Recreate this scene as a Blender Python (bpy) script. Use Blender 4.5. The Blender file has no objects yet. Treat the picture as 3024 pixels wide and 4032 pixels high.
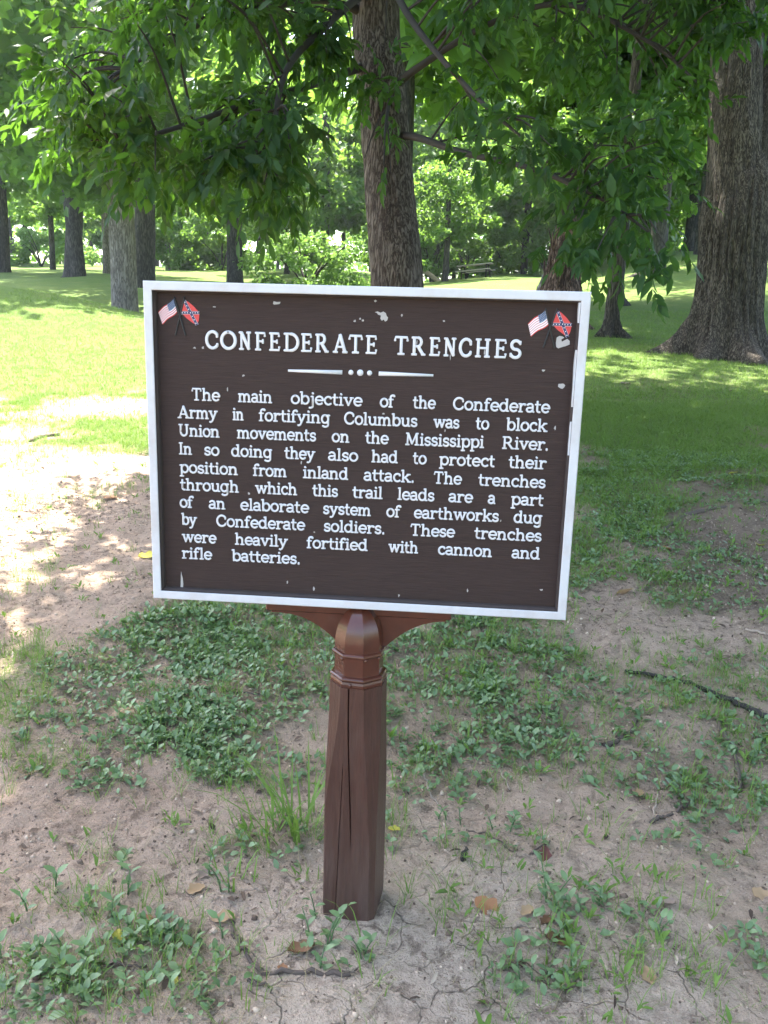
import bpy, math
import numpy as np
from mathutils import Matrix, Vector
R_ = math.radians
rng = np.random.default_rng(7)
sc = bpy.context.scene
col = sc.collection

# ------------------------------------------------------------------ camera, sky, sun, exposure
CAM = np.array([0.18420646611561772, -1.8299566422903468, 1.3973177107539456])
# columns: camera right, camera down, camera forward, in world axes (X along the sign, Y away, Z up)
RW = np.array([[0.9960481789785994, 0.04535722535340258, -0.07635932989266407],
               [0.08450388248094244, -0.21938936413111873, 0.9719708847243267],
               [0.027333477624757442, -0.9745824895894569, -0.2223552382709992]])
FPX, SPX = 3379.0, 3024 / 1659
cd = bpy.data.cameras.new('camera')
cam = bpy.data.objects.new('camera', cd); col.objects.link(cam); sc.camera = cam
M = np.eye(4); M[:3, 0] = RW[:, 0]; M[:3, 1] = -RW[:, 1]; M[:3, 2] = -RW[:, 2]; M[:3, 3] = CAM
cam.matrix_world = Matrix(M.tolist())
cd.sensor_fit = 'VERTICAL'; cd.sensor_height = 24.0; cd.lens = FPX / 4032 * 24.0
cd.clip_start = 0.05; cd.clip_end = 2000

HAZE = 0.0004
SUN_EL, SUN_AZ = 64.0, -28.0          # azimuth from +Y towards +X
w = bpy.data.worlds.new('World'); sc.world = w; w.use_nodes = True
nt = w.node_tree; bg = nt.nodes['Background']; sky = nt.nodes.new('ShaderNodeTexSky')
sky.sky_type = 'NISHITA'; sky.sun_disc = False; sky.sun_elevation = R_(SUN_EL); sky.sun_rotation = R_(SUN_AZ)
sky.air_density = 1.0; sky.dust_density = 3.0; sky.ozone_density = 0.6
nt.links.new(sky.outputs[0], bg.inputs[0]); bg.inputs[1].default_value = 0.15
sl = bpy.data.lights.new('sun', 'SUN'); sl.energy = 4.5; sl.angle = R_(0.55); sl.color = (1, .95, .86)
so = bpy.data.objects.new('sun', sl); col.objects.link(so)
sd = Vector((math.sin(R_(SUN_AZ)) * math.cos(R_(SUN_EL)), math.cos(R_(SUN_AZ)) * math.cos(R_(SUN_EL)), math.sin(R_(SUN_EL))))
so.rotation_euler = sd.to_track_quat('Z', 'Y').to_euler()
sc.view_settings.view_transform = 'Standard'; sc.view_settings.look = 'None'
sc.view_settings.exposure = 2.85; sc.view_settings.gamma = 1.0; sc.view_settings.use_curve_mapping = False
sc.render.engine = 'CYCLES'
sc.cycles.max_bounces = 8; sc.cycles.diffuse_bounces = 4; sc.cycles.glossy_bounces = 2
sc.cycles.transmission_bounces = 5; sc.cycles.transparent_max_bounces = 4
sc.cycles.use_denoising = True

# ------------------------------------------------------------------ helpers
def ray(xd, yd):
    """direction (unit forward depth) through a point given in 1659 x 2212 photo coordinates"""
    return RW @ np.array([(xd * SPX - 1512) / FPX, (yd * SPX - 2016) / FPX, 1.0])
def at(xd, yd, Z): return CAM + Z * ray(xd, yd)
def to_photo(P):
    q = (np.asarray(P) - CAM) @ RW
    z = np.maximum(q[..., 2], 1e-3)
    return (q[..., 0] / z * FPX + 1512) / SPX, (q[..., 1] / z * FPX + 2016) / SPX, q[..., 2]

def hash2(i, j, s):
    n = (i.astype(np.int64) * 374761393 + j.astype(np.int64) * 668265263 + s * 69069 * 7919) & 0x7fffffff
    n = ((n ^ (n >> 13)) * 1274126177) & 0x7fffffff
    n = n ^ (n >> 16)
    return (n & 0xffff) / 65535.0
def vnoise(x, y, s=0):
    x = np.asarray(x, float); y = np.asarray(y, float)
    i = np.floor(x); j = np.floor(y); u = x - i; v = y - j
    u = u * u * (3 - 2 * u); v = v * v * (3 - 2 * v)
    a = hash2(i, j, s); b = hash2(i + 1, j, s); c = hash2(i, j + 1, s); d = hash2(i + 1, j + 1, s)
    return (a * (1 - u) + b * u) * (1 - v) + (c * (1 - u) + d * u) * v
def fbm(x, y, s=0, o=4):
    t = 0; a = .5
    for k in range(o):
        t = t + a * vnoise(x * 2 ** k + 17.3 * k, y * 2 ** k - 9.1 * k, s + k); a *= .5
    return t / (1 - .5 ** o)
def sstep(a, b, x):
    t = np.clip((x - a) / (b - a), 0, 1); return t * t * (3 - 2 * t)
def nrm(v): return v / np.maximum(np.linalg.norm(v, axis=-1, keepdims=True), 1e-9)

def mk(name, V, faces, mats, parent=None, smooth=False, midx=None, attrs=None, loc=None):
    """faces: one (n,k) array or a list of them / of tuples -> one mesh object"""
    me = bpy.data.meshes.new(name)
    V = np.asarray(V, np.float64)
    if isinstance(faces, np.ndarray): faces = [faces]
    if faces and not isinstance(faces[0], np.ndarray):
        li = np.concatenate([np.asarray(f) for f in faces]); tot = np.array([len(f) for f in faces])
    else:
        li = np.concatenate([f.ravel() for f in faces]); tot = np.concatenate([np.full(len(f), f.shape[1]) for f in faces])
    me.vertices.add(len(V)); me.vertices.foreach_set('co', V.ravel().astype(np.float32))
    me.loops.add(len(li)); me.loops.foreach_set('vertex_index', li.astype(np.int32))
    me.polygons.add(len(tot)); me.polygons.foreach_set('loop_start', np.concatenate([[0], np.cumsum(tot)[:-1]]).astype(np.int32))
    me.polygons.foreach_set('loop_total', tot.astype(np.int32))
    me.polygons.foreach_set('use_smooth', np.full(len(tot), bool(smooth)))
    if midx is not None: me.polygons.foreach_set('material_index', np.asarray(midx, np.int32))
    me.update(calc_edges=True); me.validate()
    for k, a in (attrs or {}).items():
        at_ = me.attributes.new(k, 'FLOAT', 'POINT'); at_.data.foreach_set('value', np.asarray(a, np.float32))
    for m in (mats if isinstance(mats, (list, tuple)) else [mats]): me.materials.append(m)
    o = bpy.data.objects.new(name, me); col.objects.link(o)
    if loc is not None: o.location = loc
    if parent is not None: o.parent = parent
    return o
def tag(o, label=None, cat=None, group=None, kind=None):
    if label: o['label'] = label
    if cat: o['category'] = cat
    if group: o['group'] = group
    if kind: o['kind'] = kind
    return o
def empty(name, loc=(0, 0, 0), rz=0):
    o = bpy.data.objects.new(name, None); col.objects.link(o); o.location = loc; o.rotation_euler = (0, 0, rz)
    o.empty_display_size = .1
    return o

class MB:
    """collects simple shapes into one mesh"""
    def __init__(s): s.V = []; s.F = []; s.m = []; s.n = 0
    def add(s, V, F, m=0):
        V = np.asarray(V, float); s.V.append(V)
        for f in F: s.F.append(tuple(int(i) + s.n for i in f)); s.m.append(m)
        s.n += len(V)
    def box(s, c, d, rot=None, m=0, bev=0.0):
        hx, hy, hz = np.array(d) / 2; b = min(bev, hx * .9, hy * .9, hz * .9)
        P = []
        for sx in (-1, 1):
            for sy in (-1, 1):
                for sz in (-1, 1):
                    P += [(sx * (hx - b), sy * (hy - b), sz * hz), (sx * (hx - b), sy * hy, sz * (hz - b)), (sx * hx, sy * (hy - b), sz * (hz - b))]
        P = np.array(P)
        if b <= 0: P = P[::3]
        idx = lambda a, e, f, k: ((a * 2 + e) * 2 + f) * (3 if b > 0 else 1) + (k if b > 0 else 0)
        F = []
        for k, (fa) in enumerate(((0, 1, 3, 2),) * 3): pass
        q = [(0, 0), (1, 0), (1, 1), (0, 1)]
        for sgn in (0, 1):
            F.append([idx(i, j, sgn, 0) for i, j in q]); F.append([idx(i, sgn, j, 1) for i, j in q]); F.append([idx(sgn, i, j, 2) for i, j in q])
        if b > 0:
            for i in (0, 1):
                for j in (0, 1):
                    F.append([idx(0, i, j, 0), idx(1, i, j, 0), idx(1, i, j, 1), idx(0, i, j, 1)])
                    F.append([idx(i, 0, j, 0), idx(i, 1, j, 0), idx(i, 1, j, 2), idx(i, 0, j, 2)])
                    F.append([idx(i, j, 0, 1), idx(i, j, 1, 1), idx(i, j, 1, 2), idx(i, j, 0, 2)])
                    for k in (0, 1): F.append([idx(i, j, k, 0), idx(i, j, k, 1), idx(i, j, k, 2)])
        if rot is not None: P = P @ np.asarray(rot).T
        s.add(P + np.array(c), F, m)
    def tube(s, pts, rad, n=8, m=0, cap=True):
        V, F = tube_geo(pts, rad, n, cap); s.add(V, F, m)
    def obj(s, name, mats, parent=None, smooth=False):
        o = mk(name, np.concatenate(s.V), s.F, mats, parent, smooth, s.m)
        import bmesh
        bm = bmesh.new(); bm.from_mesh(o.data); bmesh.ops.recalc_face_normals(bm, faces=bm.faces); bm.to_mesh(o.data); bm.free()
        return o
def tube_geo(pts, rad, n=8, cap=True):
    pts = np.asarray(pts, float); k = len(pts); rad = np.broadcast_to(np.asarray(rad, float), (k,))
    t = nrm(np.gradient(pts, axis=0)); up = np.array([0, 0, 1.]) if abs(t[0, 2]) < .9 else np.array([1., 0, 0])
    a = nrm(np.cross(t, up)); b = np.cross(t, a)
    th = np.arange(n) / n * 2 * np.pi
    V = (pts[:, None] + rad[:, None, None] * (np.cos(th)[None, :, None] * a[:, None] + np.sin(th)[None, :, None] * b[:, None])).reshape(-1, 3)
    F = [(i * n + j, i * n + (j + 1) % n, (i + 1) * n + (j + 1) % n, (i + 1) * n + j) for i in range(k - 1) for j in range(n)]
    if cap: F += [tuple(range(n))[::-1], tuple((k - 1) * n + j for j in range(n))]
    return V, F
def spline(P, n=12):
    P = np.asarray(P, float)
    if len(P) < 3: return P[0] + (P[-1] - P[0]) * np.linspace(0, 1, n)[:, None]
    Q = np.vstack([2 * P[0] - P[1], P, 2 * P[-1] - P[-2]]); out = []
    for i in range(1, len(Q) - 2):
        t = np.linspace(0, 1, n, endpoint=False)[:, None]
        a, b, c, d = Q[i - 1], Q[i], Q[i + 1], Q[i + 2]
        out.append(.5 * (2 * b + (c - a) * t + (2 * a - 5 * b + 4 * c - d) * t ** 2 + (3 * b - a - 3 * c + d) * t ** 3))
    return np.vstack(out + [P[-1:]])
def batch(T, F, X, P):
    """template verts T, faces F, (N,3,3) matrices X (columns = axes), (N,3) positions"""
    N = len(P); V = np.einsum('nij,kj->nki', X, T) + P[:, None]
    return V.reshape(-1, 3), (F[None] + (np.arange(N) * len(T))[:, None, None]).reshape(-1, F.shape[1])
def frames(d, n, L, Wd):
    """axes: x along d (length L), z near n, y width Wd"""
    x = nrm(d); y = nrm(np.cross(n, x)); z = np.cross(x, y)
    return np.stack([x * np.asarray(L)[:, None], y * np.asarray(Wd)[:, None], z * np.asarray(L)[:, None]], -1)

# ------------------------------------------------------------------ materials
class NT:
    def __init__(s, name):
        s.m = bpy.data.materials.new(name); s.m.use_nodes = True; s.t = s.m.node_tree; s.b = s.t.nodes['Principled BSDF']; s.out = s.t.nodes['Material Output']
    def n(s, typ, **kw):
        nd = s.t.nodes.new('ShaderNode' + typ)
        for k, v in kw.items():
            if k in nd.inputs.keys(): s.set(nd.inputs[k], v)
            else: setattr(nd, k, v)
        return nd
    def set(s, inp, v):
        if isinstance(v, bpy.types.NodeSocket): s.t.links.new(v, inp)
        else: inp.default_value = v
    def coord(s, which='Object', scale=(1, 1, 1)):
        c = s.n('TexCoord'); mp = s.n('Mapping'); s.t.links.new(c.outputs[which], mp.inputs[0]); mp.inputs['Scale'].default_value = scale
        return mp.outputs[0]
    def noise(s, vec, scale, detail=4, rough=.55, dist=0):
        nd = s.n('TexNoise', Scale=scale, Detail=detail, Roughness=rough, Distortion=dist); s.t.links.new(vec, nd.inputs['Vector']); return nd.outputs['Fac']
    def ramp(s, fac, stops):
        nd = s.n('ValToRGB'); s.set(nd.inputs[0], fac); e = nd.color_ramp.elements
        while len(e) < len(stops): e.new(.5)
        for k, (p, c) in enumerate(stops):
            e[k].position = p; e[k].color = (*c, 1) if not isinstance(c, (int, float)) else (c, c, c, 1)
        return nd.outputs[0]
    def mix(s, f, a, b, bt='MIX'):
        nd = s.n('MixRGB', blend_type=bt); s.set(nd.inputs[0], f)
        for i, v in ((1, a), (2, b)): s.set(nd.inputs[i], (*v, 1) if isinstance(v, tuple) and len(v) == 3 else v)
        return nd.outputs[0]
    def math(s, op, a, b=0.0):
        nd = s.n('Math', operation=op); s.set(nd.inputs[0], a); s.set(nd.inputs[1], b); return nd.outputs[0]
    def attr(s, name): return s.n('Attribute', attribute_name=name).outputs['Fac']
    def bump(s, h, strength=.5, dist=.01):
        nd = s.n('Bump', Strength=strength, Distance=dist); s.t.links.new(h, nd.inputs['Height']); s.t.links.new(nd.outputs[0], s.b.inputs['Normal'])
    def base(s, c): s.set(s.b.inputs['Base Color'], (*c, 1) if isinstance(c, tuple) else c)
    def rough(s, r, spec=.5): s.set(s.b.inputs['Roughness'], r); s.b.inputs['Specular IOR Level'].default_value = spec

def plain(name, c, rough=.6, var=.15, scale=30, bump=.15):
    m = NT(name); v = m.coord(); f = m.noise(v, scale)
    m.base(m.mix(f, tuple(x * (1 - var) for x in c), tuple(min(1, x * (1 + var)) for x in c))); m.rough(rough)
    if bump: m.bump(m.noise(v, scale * 3), bump, .002)
    return m.m

def leaf_mat(name, dark, light, trans, k=.42, rough=.42, spec=.4, noise_scale=.5):
    m = NT(name); f = m.attr('tone'); oi = m.n('ObjectInfo').outputs['Random']
    big = m.noise(m.coord('Object'), noise_scale, 2)
    t = m.math('ADD', m.math('MULTIPLY', f, .55), m.math('MULTIPLY', big, .4)); t = m.math('ADD', t, m.math('MULTIPLY', m.math('SUBTRACT', oi, .5), .25))
    m.base(m.mix(t, dark, light)); m.rough(rough, spec)
    tr = m.n('BsdfTranslucent'); m.set(tr.inputs[0], m.mix(t, tuple(x * .7 for x in trans), trans))
    ms = m.n('MixShader'); ms.inputs[0].default_value = k
    m.t.links.new(m.b.outputs[0], ms.inputs[1]); m.t.links.new(tr.outputs[0], ms.inputs[2]); m.t.links.new(ms.outputs[0], m.out.inputs[0])
    return m.m

def bark_mat(name, dark, mid, light, sx=26, sz=4.5, strength=.9, dist=.02, patch=None):
    m = NT(name); v = m.coord('Object', (sx, sx, sz))
    n1 = m.noise(v, 1.0, 3, .5, .6); n2 = m.noise(v, 2.3, 5, .65, .3); n3 = m.noise(m.coord('Object', (sx, sx, sx * .5)), 3.0, 4, .6)
    rg = m.math('ABSOLUTE', m.math('SUBTRACT', m.math('MULTIPLY', n1, 2.0), 1.0)); rg2 = m.math('ABSOLUTE', m.math('SUBTRACT', m.math('MULTIPLY', n2, 2.0), 1.0))
    h = m.math('ADD', m.math('MULTIPLY', m.math('MINIMUM', rg, .32), 1.9), m.math('ADD', m.math('MULTIPLY', m.math('MINIMUM', rg2, .3), .8), m.math('MULTIPLY', n3, .35)))
    c = m.ramp(h, [(.34, dark), (.60, mid), (.95, light)])
    big = m.noise(m.coord('Object', (1.6, 1.6, .35)), 1.2, 4)
    c = m.mix(m.ramp(big, [(.42, 0.0), (.6, .65)]), c, m.mix(.6, c, patch or dark))
    m.base(c); m.rough(.92, .15); m.bump(h, strength, dist)
    return m.m

def paint_mat(name, c, rough, grain=(1, 1, 1), gs=60, var=.25, dirt=None, bump=.25, bdist=.002, dz=None):
    m = NT(name); v = m.coord('Object', grain); f = m.noise(v, gs, 5, .6)
    cc = m.mix(f, tuple(x * (1 - var) for x in c), tuple(x * (1 + var) for x in c))
    if dirt:
        d = m.noise(m.coord('Object', (grain[0] ** .5, grain[1] ** .5, grain[2] ** .5)), 9, 6, .7)
        dm = m.ramp(d, [(.47, 0.0), (.70, .7)])
        if dz:
            sp = m.n('SeparateXYZ'); tc = m.n('TexCoord'); m.t.links.new(tc.outputs['Object'], sp.inputs[0])
            mr = m.n('MapRange', interpolation_type='SMOOTHSTEP'); m.t.links.new(sp.outputs[2], mr.inputs[0])
            mr.inputs[1].default_value = dz[0]; mr.inputs[2].default_value = dz[1]; mr.inputs[3].default_value = .45; mr.inputs[4].default_value = 0
            dm = m.math('ADD', m.math('MULTIPLY', dm, .28), m.math('MULTIPLY', mr.outputs[0], m.ramp(m.noise(v, gs * .5, 4), [(.3, .2), (.65, 1.0)])))
        cc = m.mix(dm, cc, dirt)
    m.base(cc); m.rough(rough); m.bump(f, bump, bdist)
    return m.m

M_BROWN = paint_mat('brown_panel_paint', (.037, .0235, .0195), .75, (1.6, 1, 26), 16, .42, None, .5, .0025)
M_BROWN.node_tree.nodes['Principled BSDF'].inputs['Specular IOR Level'].default_value = .22
M_INNER = paint_mat('brown_edge_paint', (.044, .032, .028), .7, (1, 1, 1), 50, .3)
M_WHITE = paint_mat('white_frame_paint', (.50, .505, .515), .55, (1, 1, 1), 25, .08, (.42, .38, .36), .15, .001)
M_LETTER = paint_mat('white_letter_paint', (.55, .555, .57), .5, (1, 1, 1), 60, .06, (.6, .57, .54), .05, .0005)
M_CHIP = paint_mat('bare_pale_fibreglass', (.36, .34, .32), .7, (1, 1, 1), 80, .1)
M_CAST = paint_mat('gloss_red_brown_paint', (.080, .0245, .014), .22, (1, 1, 1), 70, .2, (.05, .02, .014), .25, .0008)
M_POST = paint_mat('weathered_red_brown_wood', (.054, .0185, .011), .48, (14, 14, 1), 9, .6, (.105, .075, .06), .9, .004, (.02, .42))
M_BLACK = plain('black_enamel', (.012, .012, .012), .5)
M_RED = plain('flag_red_paint', (.55, .045, .04), .55, .1)
M_NAVY = plain('flag_navy_paint', (.018, .026, .085), .5, .2)
M_FWHITE = plain('flag_white_paint', (.74, .72, .72), .55, .06)
M_STRIPE = plain('flag_stripe_paint', (.50, .09, .11), .6, .15)
M_PINK = plain('faded_flag_red_paint', (.56, .27, .28), .6, .15)
M_BLUE = plain('flag_blue_paint', (.045, .085, .18), .55, .25)
M_BARK_C = bark_mat('grey_brown_ridged_bark', (.045, .034, .027), (.135, .113, .094), (.205, .175, .147), 34, 4.2)
M_BARK_R = bark_mat('grey_scaly_bark', (.028, .023, .018), (.098, .083, .066), (.17, .148, .118), 36, 3.2, 1.0, .02, (.055, .05, .045))
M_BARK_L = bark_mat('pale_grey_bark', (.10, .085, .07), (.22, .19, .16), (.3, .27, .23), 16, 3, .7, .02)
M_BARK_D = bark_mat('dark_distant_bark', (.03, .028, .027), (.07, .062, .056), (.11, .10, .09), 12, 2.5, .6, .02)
M_SNAG = bark_mat('shredded_dead_wood', (.045, .03, .022), (.24, .14, .10), (.5, .36, .27), 26, 1.6, 1.0, .05, (.05, .04, .035))
M_TWIG = plain('dry_twig_bark', (.085, .062, .047), .9, .3, 60, .4)
M_PALE_TWIG = plain('bleached_twig', (.30, .235, .175), .9, .2, 60, .4)
M_BRANCH = plain('branch_bark', (.03, .024, .019), .9, .3, 30, .4)
M_BENCH = plain('sun_bleached_board', (.62, .55, .47), .8, .15, 20, .2)
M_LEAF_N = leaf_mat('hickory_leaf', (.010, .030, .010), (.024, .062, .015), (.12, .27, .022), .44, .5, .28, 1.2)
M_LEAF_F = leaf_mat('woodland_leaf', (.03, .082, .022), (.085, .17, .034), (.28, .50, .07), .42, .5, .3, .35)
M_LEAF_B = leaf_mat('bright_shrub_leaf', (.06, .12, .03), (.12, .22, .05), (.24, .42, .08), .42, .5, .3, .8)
M_WEED = leaf_mat('weed_leaf', (.072, .13, .052), (.205, .295, .125), (.17, .30, .06), .25, .42, .5, 3)
M_GRASS = leaf_mat('grass_blade', (.09, .16, .03), (.20, .31, .06), (.22, .36, .05), .3, .55, .3, 2)
M_DRY = leaf_mat('dry_grass_blade', (.22, .17, .09), (.38, .31, .18), (.3, .25, .14), .2, .7, .2, 2)
def dead(name, c): return leaf_mat(name, tuple(x * .7 for x in c), c, c, .2, .6, .3, 25)
M_DL = {'brown': dead('brown_dead_leaf', (.20, .105, .055)), 'tan': dead('tan_dead_leaf', (.40, .27, .15)), 'orange': dead('orange_dead_leaf', (.34, .165, .075)),
        'yellow': dead('yellow_fallen_leaf', (.52, .46, .08)), 'green': dead('pale_green_fallen_leaf', (.18, .24, .10)), 'grey': dead('pale_grey_dead_leaf', (.33, .25, .20)),
        'red': dead('dark_red_dead_leaf', (.14, .05, .04))}

# ------------------------------------------------------------------ terrain
def H(x, y):
    x = np.asarray(x, float); y = np.asarray(y, float)
    s = .070 + (.088 - .070) * sstep(-5, 4, x)
    t = y - .4; r = .5 * (t + np.sqrt(t * t + .6)) - .06
    r = r / (1 + (r / 150) ** 2)
    z = s * np.clip(r, 0, None)
    lf = 1 - sstep(-5.5, -1.0, x + .12 * (y - 16))
    z = z + .8 * np.exp(-((y - 15.5 + .22 * (x + 6)) / 2.6) ** 2 - ((x + 10) / 3.6) ** 2)            # mound of the old earthwork
    z = z - .75 * np.exp(-((y - 21.5 + .2 * (x + 8)) / 2.6) ** 2) * lf              # the trench behind it
    z = z + .022 * np.clip(y - 32, 0, 45) * (1 - sstep(-9, -4, x)) + .12 * np.exp(-((y - 31) / 5) ** 2) * (1 - sstep(-9, -3, x))             # its far bank
    z = z + .045 * np.clip(y - 16, 0, 32) * sstep(5, 12, x)                          # the bank on the right
    z = z + (fbm(x * .13, y * .13, 3, 3) - .5) * .5 * sstep(3, 14, y)
    z = z + (fbm(x * .9, y * .9, 5, 3) - .5) * .06 * sstep(-2, 1, np.hypot(x, y) - .6)
    d = y - (4.35 + .18 * (x - 2.2)); z = z + (.045 * np.exp(-((d + .13) / .10) ** 2) - .05 * np.exp(-((d - .06) / .09) ** 2)) * sstep(1.5, 2.3, x) * (1 - sstep(5, 6, x))
    return z
_H0 = float(H(0., 0.)); _H = H
def H(x, y): return _H(x, y) - _H0
def on_ground(xd, yd):
    d = ray(xd, yd); ts = np.geomspace(1.2, 300, 1500); P = CAM + ts[:, None] * d
    k = np.nonzero(P[:, 2] < H(P[:, 0], P[:, 1]))[0]
    if len(k) == 0: return None
    lo, hi = ts[max(k[0] - 1, 0)], ts[k[0]]
    for _ in range(25):
        m = (lo + hi) / 2; p = CAM + m * d
        if p[2] < H(p[0], p[1]): hi = m
        else: lo = m
    return CAM + hi * d

# where plants grow: worn soil, weeds and lawn of the real ground around the sign (cx, cy, rx, ry, strength) in photo coordinates of the ground
WEEDS = [(520, 1420, 330, 150, 1.), (420, 1560, 300, 130, .95), (620, 1350, 260, 90, .9), (300, 1490, 190, 120, .7), (560, 1650, 220, 60, .75), (230, 1680, 110, 60, .8),
         (960, 1450, 220, 140, .85), (1050, 1600, 270, 90, .6), (1130, 1400, 150, 90, .7), (1350, 1250, 120, 80, .5), (1280, 1330, 90, 60, .3), (1300, 1150, 120, 90, .55), (1560, 1560, 200, 130, .45), (1420, 1650, 260, 90, .45),
         (120, 2130, 190, 110, .6), (330, 2040, 130, 70, .6), (450, 2130, 200, 90, .35), (200, 1960, 130, 60, .3), (720, 2030, 100, 80, .3), (1220, 1950, 130, 60, .42), (1350, 2030, 120, 60, .34),
         (1160, 2080, 130, 80, .42), (1500, 1850, 200, 90, .35), (1620, 2020, 90, 120, .4), (870, 1800, 90, 60, .4), (1100, 1800, 120, 60, .35), (1280, 1240, 60, 90, .4), (250, 1160, 90, 60, .35), (180, 1330, 120, 50, .4), (80, 1600, 60, 80, .3), (1450, 1450, 200, 100, .3),
         (560, 1850, 160, 70, .35), (1400, 930, 260, 110, .7), (1500, 1050, 200, 90, .4), (1420, 1230, 240, 90, .36), (1600, 1350, 120, 120, .36), (1350, 1540, 300, 110, .45), (1580, 1720, 150, 80, .4), (1000, 1700, 160, 50, .4)]
GRASS = [(150, 820, 400, 70, .9), (230, 945, 260, 60, .8), (60, 900, 120, 30, .3), (90, 1000, 130, 40, .5), (400, 1330, 200, 120, .25), (600, 1300, 240, 80, .3), (1100, 1350, 200, 120, .4), (1450, 850, 300, 120, 1.), (1430, 960, 260, 90, .95), (1350, 1080, 180, 80, .6), (1600, 1000, 120, 70, .5),
         (1250, 1200, 70, 90, .6), (1400, 1280, 120, 70, .35), (560, 1800, 140, 90, .35), (60, 1700, 100, 120, .35), (30, 1450, 80, 140, .55), (90, 1640, 120, 70, .5), (120, 1330, 130, 50, .35), (150, 1950, 200, 60, .35), (100, 2130, 180, 80, .4), (1000, 1700, 300, 80, .2), (1550, 1480, 160, 120, .3), (1550, 1650, 160, 120, .35),
         (900, 1950, 200, 120, .10), (400, 2050, 300, 100, .25), (1300, 2080, 300, 80, .2), (450, 1280, 150, 70, .4)]
BARE = [(150, 1050, 260, 90, 1.), (140, 1230, 230, 130, .9), (220, 878, 130, 26, .9), (60, 935, 70, 20, .6), (180, 1800, 230, 120, 1.), (450, 1750, 160, 50, .7), (850, 1970, 280, 120, .9), (1330, 1300, 80, 50, .7), (1450, 1370, 260, 45, .7), (1200, 1760, 260, 60, .5), (1300, 1880, 250, 60, .4)]
def blobs(B, X, Y, wob):
    s = np.zeros_like(X)
    for cx, cy, rx, ry, k in B:
        d = ((X - cx) / rx) ** 2 + ((Y - cy) / ry) ** 2
        s = np.maximum(s, k * (1 - sstep(.25, 1.5, d + wob)))
    return s
def cover(x, y):
    """(lawn, weeds) density 0..1 of the ground"""
    P = np.stack([x, y, H(x, y)], -1); X, Y, Z = to_photo(P)
    seen = (Z > .3) & (Y < 2400) & (Y > 500) & (X > -250) & (X < 1900)
    wob = (fbm(x * 2.3, y * 2.3, 21, 4) - .5) * 2.2
    dist = np.hypot(x - CAM[0], y - CAM[1])
    far = sstep(9.5, 12.5, dist + (fbm(x * .6, y * .6, 31, 3) - .5) * 4 + np.where(x > 0, 2.0, 0))
    pn = fbm(x * .7, y * .7, 41, 4)
    g = np.where(seen, np.maximum(far, blobs(GRASS, X, Y, wob)), np.maximum(far, sstep(.5, .7, pn) * .25))
    wd = np.where(seen, blobs(WEEDS, X, Y, wob), sstep(.5, .65, pn) * .5)
    b = np.where(seen, blobs(BARE, X, Y, wob), 0)
    return np.clip(g - b * .75 * (1 - far), 0, 1), np.clip(wd - b * .7, 0, 1)

def axis(lo, a, b, hi, st, gr):
    mid = list(np.arange(a, b, st)); up = []; s = st; v = b
    while v < hi: up.append(v); s = min(s * gr, 12); v += s
    dn = []; s = st; v = a - st
    while v > lo: dn.append(v); s = min(s * gr, 12); v -= s
    return np.array(dn[::-1] + mid + up + [hi])
gx = axis(-400, -2.2, 2.6, 400, .018, 1.045); gy = axis(-300, -1.35, 2.6, 450, .018, 1.03)
GX, GY = np.meshgrid(gx, gy); gxf, gyf = GX.ravel(), GY.ravel()
gz = H(gxf, gyf); gcov, wcov = cover(gxf, gyf)
near = 1 - sstep(3, 7, np.hypot(gxf, gyf - .5))
post_d = np.hypot(gxf, gyf)
rough_ = (fbm(gxf * 9, gyf * 9, 51, 4) - .5) * .042 + (np.abs(fbm(gxf * 20, gyf * 20, 61, 2) - .5)) * -.030 * (.3 + 1.4 * sstep(.4, .6, fbm(gxf * 1.3, gyf * 1.3, 66, 2))) + (fbm(gxf * 3, gyf * 3, 71, 3) - .5) * .05
gz = gz + rough_ * near * (.35 + .65 * sstep(.15, .9, post_d)) * sstep(.05, .2, post_d)
nx, ny = len(gx), len(gy)
ii = (np.arange(ny - 1)[:, None] * nx + np.arange(nx - 1)[None]).ravel()
GF = np.stack([ii, ii + 1, ii + nx + 1, ii + nx], 1)
m = NT('worn_park_ground'); v = m.coord('Object')
a_g = m.attr('lawn'); a_w = m.attr('weed'); a_p = m.attr('clay')
n1 = m.noise(v, 1.1, 6, .6); n2 = m.noise(v, 9, 6, .65); n3 = m.noise(v, 60, 4, .6); n4 = m.noise(v, 220, 2, .6)
n5 = m.noise(v, 26, 7, .72, .4); n6 = m.noise(v, 2.6, 5, .6)
soil = m.mix(n2, (.32, .23, .17), (.56, .42, .305)); soil = m.mix(m.ramp(n1, [(.42, 0.), (.66, .6)]), soil, m.mix(n3, (.19, .13, .092), (.40, .29, .21)))
soil = m.mix(m.math('MULTIPLY', a_p, .85), soil, m.mix(n3, (.41, .32, .242), (.59, .468, .36)))
soil = m.mix(m.math('MULTIPLY', m.attr('humus_shade'), m.ramp(n2, [(.3, .6), (.6, 1.)])), soil, m.mix(n3, (.10, .072, .052), (.25, .18, .13)))  # right slope: dark organic soil, with some shade put into its colour
pit = m.math('MULTIPLY', m.ramp(n5, [(.50, 0.), (.60, .8)]), m.ramp(n6, [(.38, .15), (.6, 1.)]))
soil = m.mix(pit, soil, (.12, .084, .06)); soil = m.mix(m.ramp(n4, [(.60, 0.), (.72, .6)]), soil, (.15, .11, .08)); soil = m.mix(m.ramp(n4, [(.26, .5), (.38, 0.)]), soil, (.60, .47, .36))
vor = m.n('TexVoronoi', feature='DISTANCE_TO_EDGE', Scale=9.0); wn = m.n('TexNoise', Scale=7.0, Detail=4.0); m.t.links.new(v, wn.inputs['Vector'])
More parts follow.
